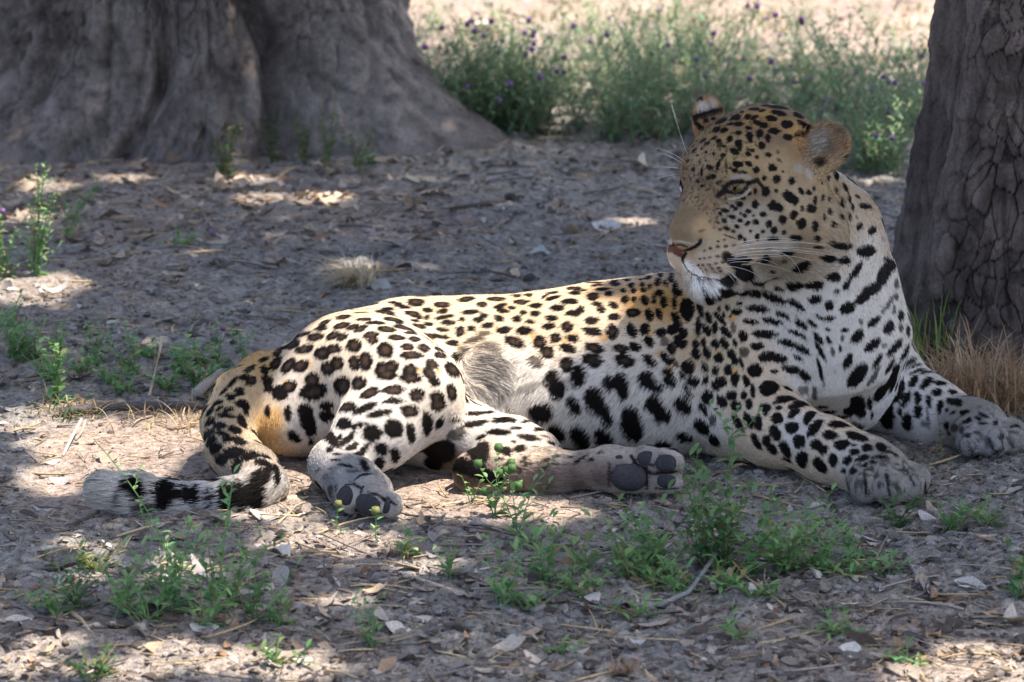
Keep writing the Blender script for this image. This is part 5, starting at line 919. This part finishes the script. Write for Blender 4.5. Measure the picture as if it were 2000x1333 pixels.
def stick(path, r0, r1, col, name, lab, cat, side=None):
    pts = []
    for q in path:
        p = G(q[0], q[1]+(q[2]*1.0 if len(q) > 2 else 0)); 
        pts.append(p+np.array([0,0,(q[2]*np.linalg.norm(p-CAMP)/FPX if len(q) > 2 else 0)+r0*.8]))
    pts = np.array(pts)
    if len(pts) == 2: pts = np.linspace(pts[0], pts[1], 5)+np.array([[0,0,0],[.001,.001,0],[-.001,.002,.001],[.001,0,0],[0,0,0]])
    V, F = tube_geo(pts, np.linspace(r0, r1, len(pts)), 7); V = V+.12*r0*vnoise(V, 150, 3)[:, None]
    m = MB(); m.add(V-pts[0], F, np.array(col)); o = m.build(name, LITTERM); o.location = pts[0]; tag(o, lab, cat); return o
# (x, y, height px above ground)
stick([(118,815,0),(175,806,2),(260,802,3),(345,800,3),(400,803,0)], .009, .0065, (.11,.10,.095), 'fallen_branch', 'dark weathered branch lying on the litter behind the sand hollow', 'branch')
stick([(384,778,2),(402,760,8),(432,738,14)], .010, .008, (.42,.37,.32), 'branch_stub', 'thick pale broken branch stub leaning by the tail base', 'branch')
stick([(290,782,0),(301,740,20),(316,672,90)], .0022, .0026, (.62,.52,.34), 'straw_stalk', 'upright flattened straw stalk among the green weeds', 'straw')
stick([(123,893,0),(138,862,14),(160,820,30)], .0028, .002, (.58,.53,.46), 'pale_twig', 'bleached forked twig standing left of the sand', 'twig')
stick([(148,862,0),(160,845,10),(168,822,26)], .002, .0016, (.45,.38,.30), 'pale_twig', 'short tan twig right behind the bleached forked one', 'twig')
stick([(30,838,0),(48,880,4),(75,905,0)], .002, .0015, (.48,.42,.35), 'pale_twig', 'thin bent twig on the dark soil at the far left', 'twig')
stick([(1175,1185,0),(1290,1186,4),(1345,1160,14),(1402,1080,40)], .0042, .0028, (.25,.245,.25), 'fallen_branch', 'long bent grey branch across the right foreground', 'branch')
stick([(1352,1035,60),(1400,1065,40),(1460,1130,14),(1560,1205,0)], .0016, .0012, (.50,.38,.20), 'straw_stalk', 'long golden stalk arching down from the tall green clump', 'straw')
stick([(1770,1095,6),(1800,1140,8),(1822,1180,0)], .0028, .002, (.38,.35,.33), 'pale_twig', 'grey twig slanting down at the right foreground', 'twig')
stick([(1498,884,6),(1550,922,6),(1612,962,2)], .0018, .0012, (.55,.43,.24), 'straw_stalk', 'straight straw stalk below the near foreleg', 'straw')
stick([(1528,980,0),(1570,980,2),(1612,978,0)], .0018, .0014, (.50,.40,.24), 'straw_stalk', 'short level straw in front of the near forepaw', 'straw')
stick([(1552,965,0),(1590,922,14)], .0014, .001, (.48,.38,.22), 'straw_stalk', 'small straw crossing the straight stalk below the foreleg', 'straw')
stick([(780,1122,0),(850,1145,4),(925,1170,0)], .003, .002, (.52,.44,.33), 'straw_stalk', 'pale stalk lying across the centre foreground', 'straw')
stick([(140,1200,0),(160,1215,4),(175,1235,0)], .0035, .002, (.55,.42,.26), 'straw_stalk', 'short yellow stalk in front of the low grass patch', 'straw')
stick([(480,1070,0),(560,1090,3),(640,1085,0),(700,1098,0)], .0016, .0012, (.52,.38,.22), 'straw_stalk', 'bent golden straw on the pink soil before the hind paw', 'straw')
stick([(1480,1260,0),(1540,1250,4),(1610,1228,0)], .002, .0014, (.55,.43,.25), 'straw_stalk', 'golden stalk lying near the bottom right', 'straw')
stick([(880,412,0),(930,404,2),(985,396,0)], .004, .006, (.10,.085,.075), 'fallen_branch', 'short dark stick lying on the soil behind the back', 'branch')
stick([(520,488,0),(560,508,4),(640,535,0)], .0014, .001, (.50,.42,.30), 'straw_stalk', 'thin straw slanting towards the straw tuft', 'straw')
for x, y, r, lab in ((1115,452,.013,'small brown round dropping on the bare soil'),(1035,548,.012,'dark lump of soil right above the back'),(997,388,.011,'dark round pebble by the short dark stick'),(335,838,.008,'small stone lying in the sand hollow'),(1820,766,.006,'tiny pale pebble beside the dry grass tuft')):
    P_, F_ = sphere_grid(14, 10); V = P_*r*np.array([1.1,1,.85]); V = V*(1+.16*vnoise(P_, 2.2, int(x)))[:, None]
    m = MB(); m.add(V, F_, {1115:(.19,.135,.09),1035:(.07,.06,.05),997:(.06,.05,.045),335:(.30,.24,.19),1820:(.55,.55,.55)}[x]); o = m.build('pebble' if x > 1800 or x < 400 else 'soil_clod', LITTERM); p = G(x, y+r*400); o.location = p+np.array([0,0,r*.6]); tag(o, lab, 'stone')
# --- herbs: x, y of the foot, height px, spread px, stems, colour, heads, lean px, name, label
def H(x, y, h, sp, st, lab, name='green_weed', col=(.19,.33,.12), heads=0., lean=(0,0), headcol=(.34,.16,.42), leaf=(.020,.0032), dens=1., headr=.005):
    p = G(x, y); k = np.linalg.norm(p-CAMP)/FPX
    if y > 1000 and st > 3: st = int(st*1.1); h = h*.95; sp = sp*1.35; leaf = (leaf[0]*1.6, leaf[1]*1.0); dens = dens*.85; sp = sp*1.15
    elif st > 2: st = int(st*1.4); leaf = (leaf[0]*1.2, leaf[1]*1.0)
    return plant(name, lab, 'weed', p, 'green weeds growing from the bare ground', headr=headr, headcol=headcol, h=h*k*1.03, spread=sp*k, stems=st, col=col, heads=heads, lean=(lean[0]*k, lean[1]*k), leafL=leaf[0], leafW=leaf[1], dens=dens)
BG = (.065,.125,.05)
H(70,540,225,55,7,'tall leafy weed with round buds at the left edge, highest of the left plants',heads=.25,headcol=(.15,.14,.06))
H(5,545,140,40,6,'bushy weed cut by the left edge of the picture',heads=.1)
H(130,470,110,40,4,'slender weed leaning right beside the tall left weed',lean=(40,0))
H(110,790,135,35,4,'upright weed with broad leaves above the dry grass at left',leaf=(.024,.006))
H(185,715,70,50,6,'low spreading weed left of the upright straw',dens=1.3)
H(255,730,60,50,6,'low leafy weed just left of the straw stalk',dens=1.2,leaf=(.018,.005))
H(345,735,80,40,6,'weed with broad leaves right of the straw stalk',leaf=(.020,.006))
H(385,760,75,45,6,'leafy weed growing over the pale branch stub',leaf=(.018,.006))
H(425,715,72,25,4,'weed with a small purple bud above the tail base',heads=.5)
H(480,735,90,22,3,'narrow upright weed right beside the rump',heads=.1)
H(150,735,50,60,8,'flat green weed behind the dry yellow grass tuft',dens=1.3)
H(215,750,45,60,8,'flat weed in the green strip, left of the straw',dens=1.3)
H(290,705,45,60,8,'low weed at the back of the green strip by the straw',dens=1.3)
H(330,765,45,60,8,'low weed in front of the straw stalk foot',dens=1.3)
H(390,715,55,50,7,'low leafy weed at the back of the green strip near the tail')
H(60,700,60,60,9,'grassy low weed at the left end of the green strip',dens=1.2)
H(110,690,60,50,7,'low bright weed behind the upright broad-leaved one')
H(450,760,50,40,6,'small leafy weed touching the tail base')
H(20,640,70,60,7,'grassy green clump at the left edge below the tall weed')
H(440,350,125,50,6,'yellow-green weed at the foot of the big trunk',col=(.10,.15,.04))
H(640,335,190,28,3,'tall thin weed climbing the front of the big trunk',col=(.12,.18,.05),dens=.7)
H(590,320,90,40,4,'short weed left of the tall thin one at the trunk',col=(.10,.15,.04))
H(700,340,85,40,4,'pale weed right of the tall thin one at the trunk',col=(.12,.18,.05))
H(530,315,110,30,3,'thin weed in the dark hollow of the big trunk',col=(.09,.13,.05),dens=.7)
H(350,480,35,70,7,'flat weed with a purple flower on the soil below the trunk',heads=.12)
H(720,320,30,40,5,'tiny low weed beside the big root',dens=1.2)
H(420,1200,270,45,5,'tall soft weed in front of the tail, tallest of the foreground clump',heads=0,leaf=(.024,.004))
H(330,1190,190,60,8,'bushy green weed in the middle of the left foreground clump',leaf=(.024,.004),dens=1.2)
H(345,1120,260,12,2,'long leaning stem crossing the striped tail',lean=(-150,0),leaf=(.020,.0035),dens=.9)
H(240,1200,110,60,8,'leafy base of the foreground clump, left side',dens=1.3)
H(150,1185,85,60,9,'dense low green weed at the left of the foreground clump',col=(.10,.19,.065),dens=1.3)
H(190,1115,60,80,9,'sunlit yellow-green low weed left of the foreground clump',col=(.19,.22,.06),dens=1.1)
H(490,1220,150,35,5,'bright green weed right of the tall soft weed',col=(.13,.23,.08),leaf=(.022,.004))
H(545,1225,100,40,6,'low weed at the right end of the foreground clump',dens=1.2)
H(725,1265,90,40,6,'small upright weed at the bottom centre left',leaf=(.016,.003),dens=1.4)
H(550,1300,50,60,7,'pale green low weed on the sunlit leaves at the bottom',col=(.10,.17,.05))
H(655,1040,55,8,1,'small weed with a round yellow-green bud left of the hind paw',heads=1,headcol=(.25,.26,.09),headr=.006)
H(735,1060,60,6,1,'small weed with a yellow bud right under the hind paw',heads=1,headcol=(.25,.26,.09),headr=.007)
H(790,1090,55,40,4,'small dark green weed before the near hind paw',leaf=(.022,.004))
H(875,1130,75,20,3,'single sprig standing on the shaded soil at centre',leaf=(.02,.004))
H(965,1010,95,26,3,'sprig with round buds in front of the far hind leg',heads=.7,headcol=(.10,.2,.06),headr=.007,leaf=(.024,.005))
H(920,985,60,30,2,'tiny sprig on the lit sand by the far hind leg',leaf=(.022,.004))
H(1010,1070,130,35,4,'upright weed in front of the long hind foot',leaf=(.022,.004))
H(985,1180,150,50,6,'tall weed left of the front green patch',leaf=(.024,.004))
H(1065,1140,150,45,6,'weed with narrow leaves at the left of the green patch',leaf=(.026,.0045))
H(1140,1120,110,40,5,'weed between the hind foot and the green patch',leaf=(.024,.0045))
H(1215,1130,120,50,7,'leafy weed in the middle of the green patch',leaf=(.024,.005))
H(1290,1130,130,40,7,'bright weed left of the tallest one',col=(.14,.24,.085),leaf=(.024,.005))
H(1400,1120,300,50,6,'tallest green weed standing before the near foreleg',col=(.135,.23,.085),leaf=(.028,.005),dens=1.2,lean=(10,0))
H(1375,1110,215,45,4,'feathery weed leaning left over the belly',col=(.135,.23,.085),lean=(-30,0),leaf=(.026,.005))
H(1450,1130,95,80,9,'dense weed at the foot of the tallest one',col=(.125,.225,.08),dens=1.3,leaf=(.024,.005))
H(1530,1120,130,50,8,'leafy weed below the near forepaw',dens=1.2,leaf=(.022,.005))
H(1600,1120,110,50,8,'weed under the forepaw, right half of the green patch',dens=1.2)
H(1670,1090,90,45,7,'low weed right below the near forepaw')
H(1755,1030,70,50,8,'dark green mat of weed right of the near forepaw',col=(.09,.17,.06),dens=1.3)
H(1850,1035,70,60,9,'mossy weed at the right below the far forepaw',dens=1.4)
H(1925,1030,65,50,8,'low weed with dry tips at the right',dens=1.2)
H(1985,1175,130,40,6,'bright weed cut by the right edge',col=(.13,.23,.08),leaf=(.022,.005))
H(1645,1245,55,70,8,'soft low weed at the lower right',dens=1.2)
H(1440,1250,55,50,6,'small weed behind the golden stalk at the bottom right')
H(1090,1280,45,40,5,'small weed at the bottom centre')
H(1250,1210,45,60,6,'flat weed below the bent grey branch')
H(1770,1300,40,60,6,'faint low weed at the bottom right')
H(180,1325,60,90,12,'green weed mat at the bottom left corner',col=(.09,.16,.045),dens=1.3)
H(1040,1190,50,60,8,'low leaves filling the left of the green patch',dens=1.2)
H(1740,880,0.1+55,10,2,'thin dry sprig standing at the wrist of the far paw',dens=.6) if False else None
H(110,1200,70,60,9,'dense low weed at the far left of the foreground clump')
H(290,1215,90,60,9,'low weed in front of the bushy green one in the left clump')
H(400,1225,110,60,9,'broad low weed at the foot of the tall soft weed')
H(455,1180,130,40,6,'weed leaning right between the tall soft weed and the bright one',lean=(20,0))
H(1230,1110,85,60,9,'low weed just below the far hind toes')
H(1500,1085,80,60,9,'low weed between the tallest one and the near forepaw')
H(1570,1060,60,60,9,'short weed touching the left side of the near forepaw')
H(1340,1160,70,60,9,'low weed right above the bent grey branch')
H(1480,1165,60,60,8,'low weed behind the narrow silvery leaf')
H(1720,1120,45,60,8,'sparse low weed at the right end of the green patch')
H(30,705,80,70,10,'thick grassy weed at the left edge beside the flat ones',dens=1.2)
H(95,745,50,70,10,'mat of low weed in front of the left edge clump',dens=1.2)
H(240,770,45,60,9,'mat of low weed just behind the dry brown straw',dens=1.2)
H(420,745,50,50,8,'leafy low weed between the straw and the tail base',dens=1.2)
H(1260,1145,60,80,12,'low spreading weed in the middle front of the green patch')
H(1420,1150,50,80,12,'low grassy weed in front of the tallest one')
H(1560,1110,60,80,12,'low grassy weed under the near forepaw, left part')
H(1650,1125,45,80,12,'low grassy weed in front of the near forepaw, right part')
H(1130,1160,50,80,12,'low grassy weed at the front left of the green patch')
H(1838,905,100,14,2,'thin sprig standing in front of the far paw',col=(.16,.17,.08),dens=.5)
# --- dry grass
p = G(700,555); g1 = grass('grass_tuft','pale straw tuft lying on the bare soil behind the back','grass tuft',p,seed=4,n=330,h=.06,spread=.085,cols=[(.62,.52,.36),(.55,.44,.28),(.70,.60,.44)],w=.0011,lean=(-.03,-.005),flat=1.0,base_r=.014)
p = G(1895,790); g2 = grass('grass_tuft','big dry brown grass tuft at the foot of the right trunk','grass tuft',p,seed=5,n=520,h=.13,spread=.16,cols=[(.42,.28,.16),(.50,.36,.22),(.30,.19,.11),(.55,.43,.28)],w=.0012,flat=.7,base_r=.05)
p = G(1985,800); g3 = grass('grass_tuft','dry brown grass tuft cut by the right edge','grass tuft',p,seed=15,n=300,h=.12,spread=.15,cols=[(.42,.28,.16),(.50,.36,.22),(.30,.19,.11)],w=.0012,flat=.7,base_r=.05)
p = G(1835,705); g4 = grass('grass_tuft','thin green grass blades between the leopard and the trunk','grass tuft',p,seed=6,n=80,h=.14,spread=.05,cols=[(.14,.26,.04),(.20,.30,.07),(.25,.27,.1)],w=.0015,flat=.4,base_r=.03)
p = G(140,808); g5 = grass('grass_tuft','dry yellow grass tuft left of the fallen branch','grass tuft',p,seed=7,n=130,h=.05,spread=.07,cols=STRAW+GRN[:1],w=.0013,flat=.8,base_r=.03)
p = G(345,830); g6 = grass('grass_tuft','tangle of dry brown straw beside the tail base','grass tuft',p+np.array([0,.04,0]),seed=8,n=140,h=.04,spread=.07,cols=STRAW,w=.0011,flat=1.,base_r=.05)
p = G(790,1085); g7 = grass('grass_tuft','little rusty dry tuft beside the near hind paw','grass tuft',p,seed=9,n=40,h=.03,spread=.03,cols=[(.40,.22,.12),(.45,.3,.18)],w=.0012,flat=.6,base_r=.008)
p = G(1285,1320); g8 = grass('grass_tuft','small orange dry tuft at the bottom right of centre','grass tuft',p+np.array([-.04,0,0]),seed=10,n=50,h=.035,spread=.02,cols=[(.36,.21,.12),(.42,.28,.17)],w=.0014,flat=.5,base_r=.01)
p = G(1790,1000)
# --- the stand of purple-flowered plants beyond
rngF = np.random.default_rng(31); variants = []
for v in range(9):
    st_, lf_, fh_ = herb(rngF, h=.145+.05*(v % 3), spread=.17, stems=7, col=np.array((.255,.36,.19))*(.8+.09*(v % 4)), leafL=.040, leafW=.0036, dens=.7, heads=.12 if v % 2 else .05)
    variants.append((st_, lf_, fh_))
protoF = []
for v, (a_, b_, c_) in enumerate(variants):
    r = thing('flowering_plant', 'x', 'wildflower'); s1 = a_.build('stem', PLANTM, r); s2 = b_.build('foliage', PLANTM, r)
    for p in c_[:4]:
        m = MB(); head_mesh(m, np.zeros(3), .0070, np.array((.30,.14,.42)), np.array((.12,.14,.08))); o = m.build('flower_head', PLANTM, r); o.location = p
    protoF.append(r)
def copy_tree(o, par=None):
    c = o.copy(); COL.objects.link(c); c.parent = par
    for ch in o.children: 
        d = ch.copy(); COL.objects.link(d); d.parent = c
    return c
used = set()
def put(v, p, s, rz):
    o = protoF[v] if v not in used else copy_tree(protoF[v]); used.add(v); o.location = p; o.scale = (s, s, s); o.rotation_euler = (0, 0, rz); return o
zones = [(52, 865, 1060, 225, 262, .72, .95, 'grey-green wildflower with purple heads in the dense stand left of the leopard head', 'wildflowers in the dense stand left of the head'),
         (66, 1060, 1800, 190, 275, .72, 1.0, 'grey-green wildflower with purple heads in the dense stand behind the leopard head', 'wildflowers in the dense stand behind the head'),
         (34, 940, 1800, 110, 190, .55, .9, 'purple-flowered plant at the back of the stand against the sunlit sand', 'wildflowers at the back of the stand'),
         (18, 1640, 1760, 290, 345, .5, .8, 'small wildflower between the near ear and the right trunk', 'wildflowers beside the right trunk')]
for n_, xa, xb, ya, yb, sa, sb, lab, grp in zones:
    for k in range(n_):
        x, y = rngF.uniform(xa, xb), rngF.uniform(ya, yb)
        if xa == 900 and 900 < x < 980 and rngF.random() < .4: continue
        p = G(x, y); o = put(int(rngF.integers(9)), p, rngF.uniform(sa, sb), rngF.uniform(0, 6.28)); tag(o, lab, 'wildflower', grp)
for x, y, s in ((830,110,.7),(905,95,.6),(850,60,.6),(970,60,.6),(1150,60,.5),(1320,40,.5),(880,180,.6),(1560,45,.5),(1700,60,.5),(930,140,.6),(1010,110,.6)):
    o = put(int(rngF.integers(9)), G(x, y), s, rngF.uniform(0,6)); tag(o, 'isolated low plant on the sunlit ground beyond the flower stand', 'wildflower', 'scattered plants on the far sunlit ground')
gg = MB()
rg = np.random.default_rng(12)
for k in range(70):
    x, y = rg.uniform(790, 1830), rg.uniform(5, 280)
    if 900 < x and 60 < y < 120 and rg.random() < .5: continue
    p = G(x, y); t = tuft_geo(rg, 16, .035, .035, [(.13,.17,.05),(.2,.2,.07),(.42,.33,.18),(.09,.13,.05)], w=.0022, flat=.8, base_r=.03)
    for V, F, c, in zip(t.V, t.F, t.C): gg.V.append(V+p); gg.F.append(F-F.min()+gg.n); gg.C.append(c); gg.n += len(V)
o = gg.build('ground_cover', PLANTM); o['kind'] = 'stuff'; tag(o, 'sparse low grass on the far sunlit ground', 'grass')
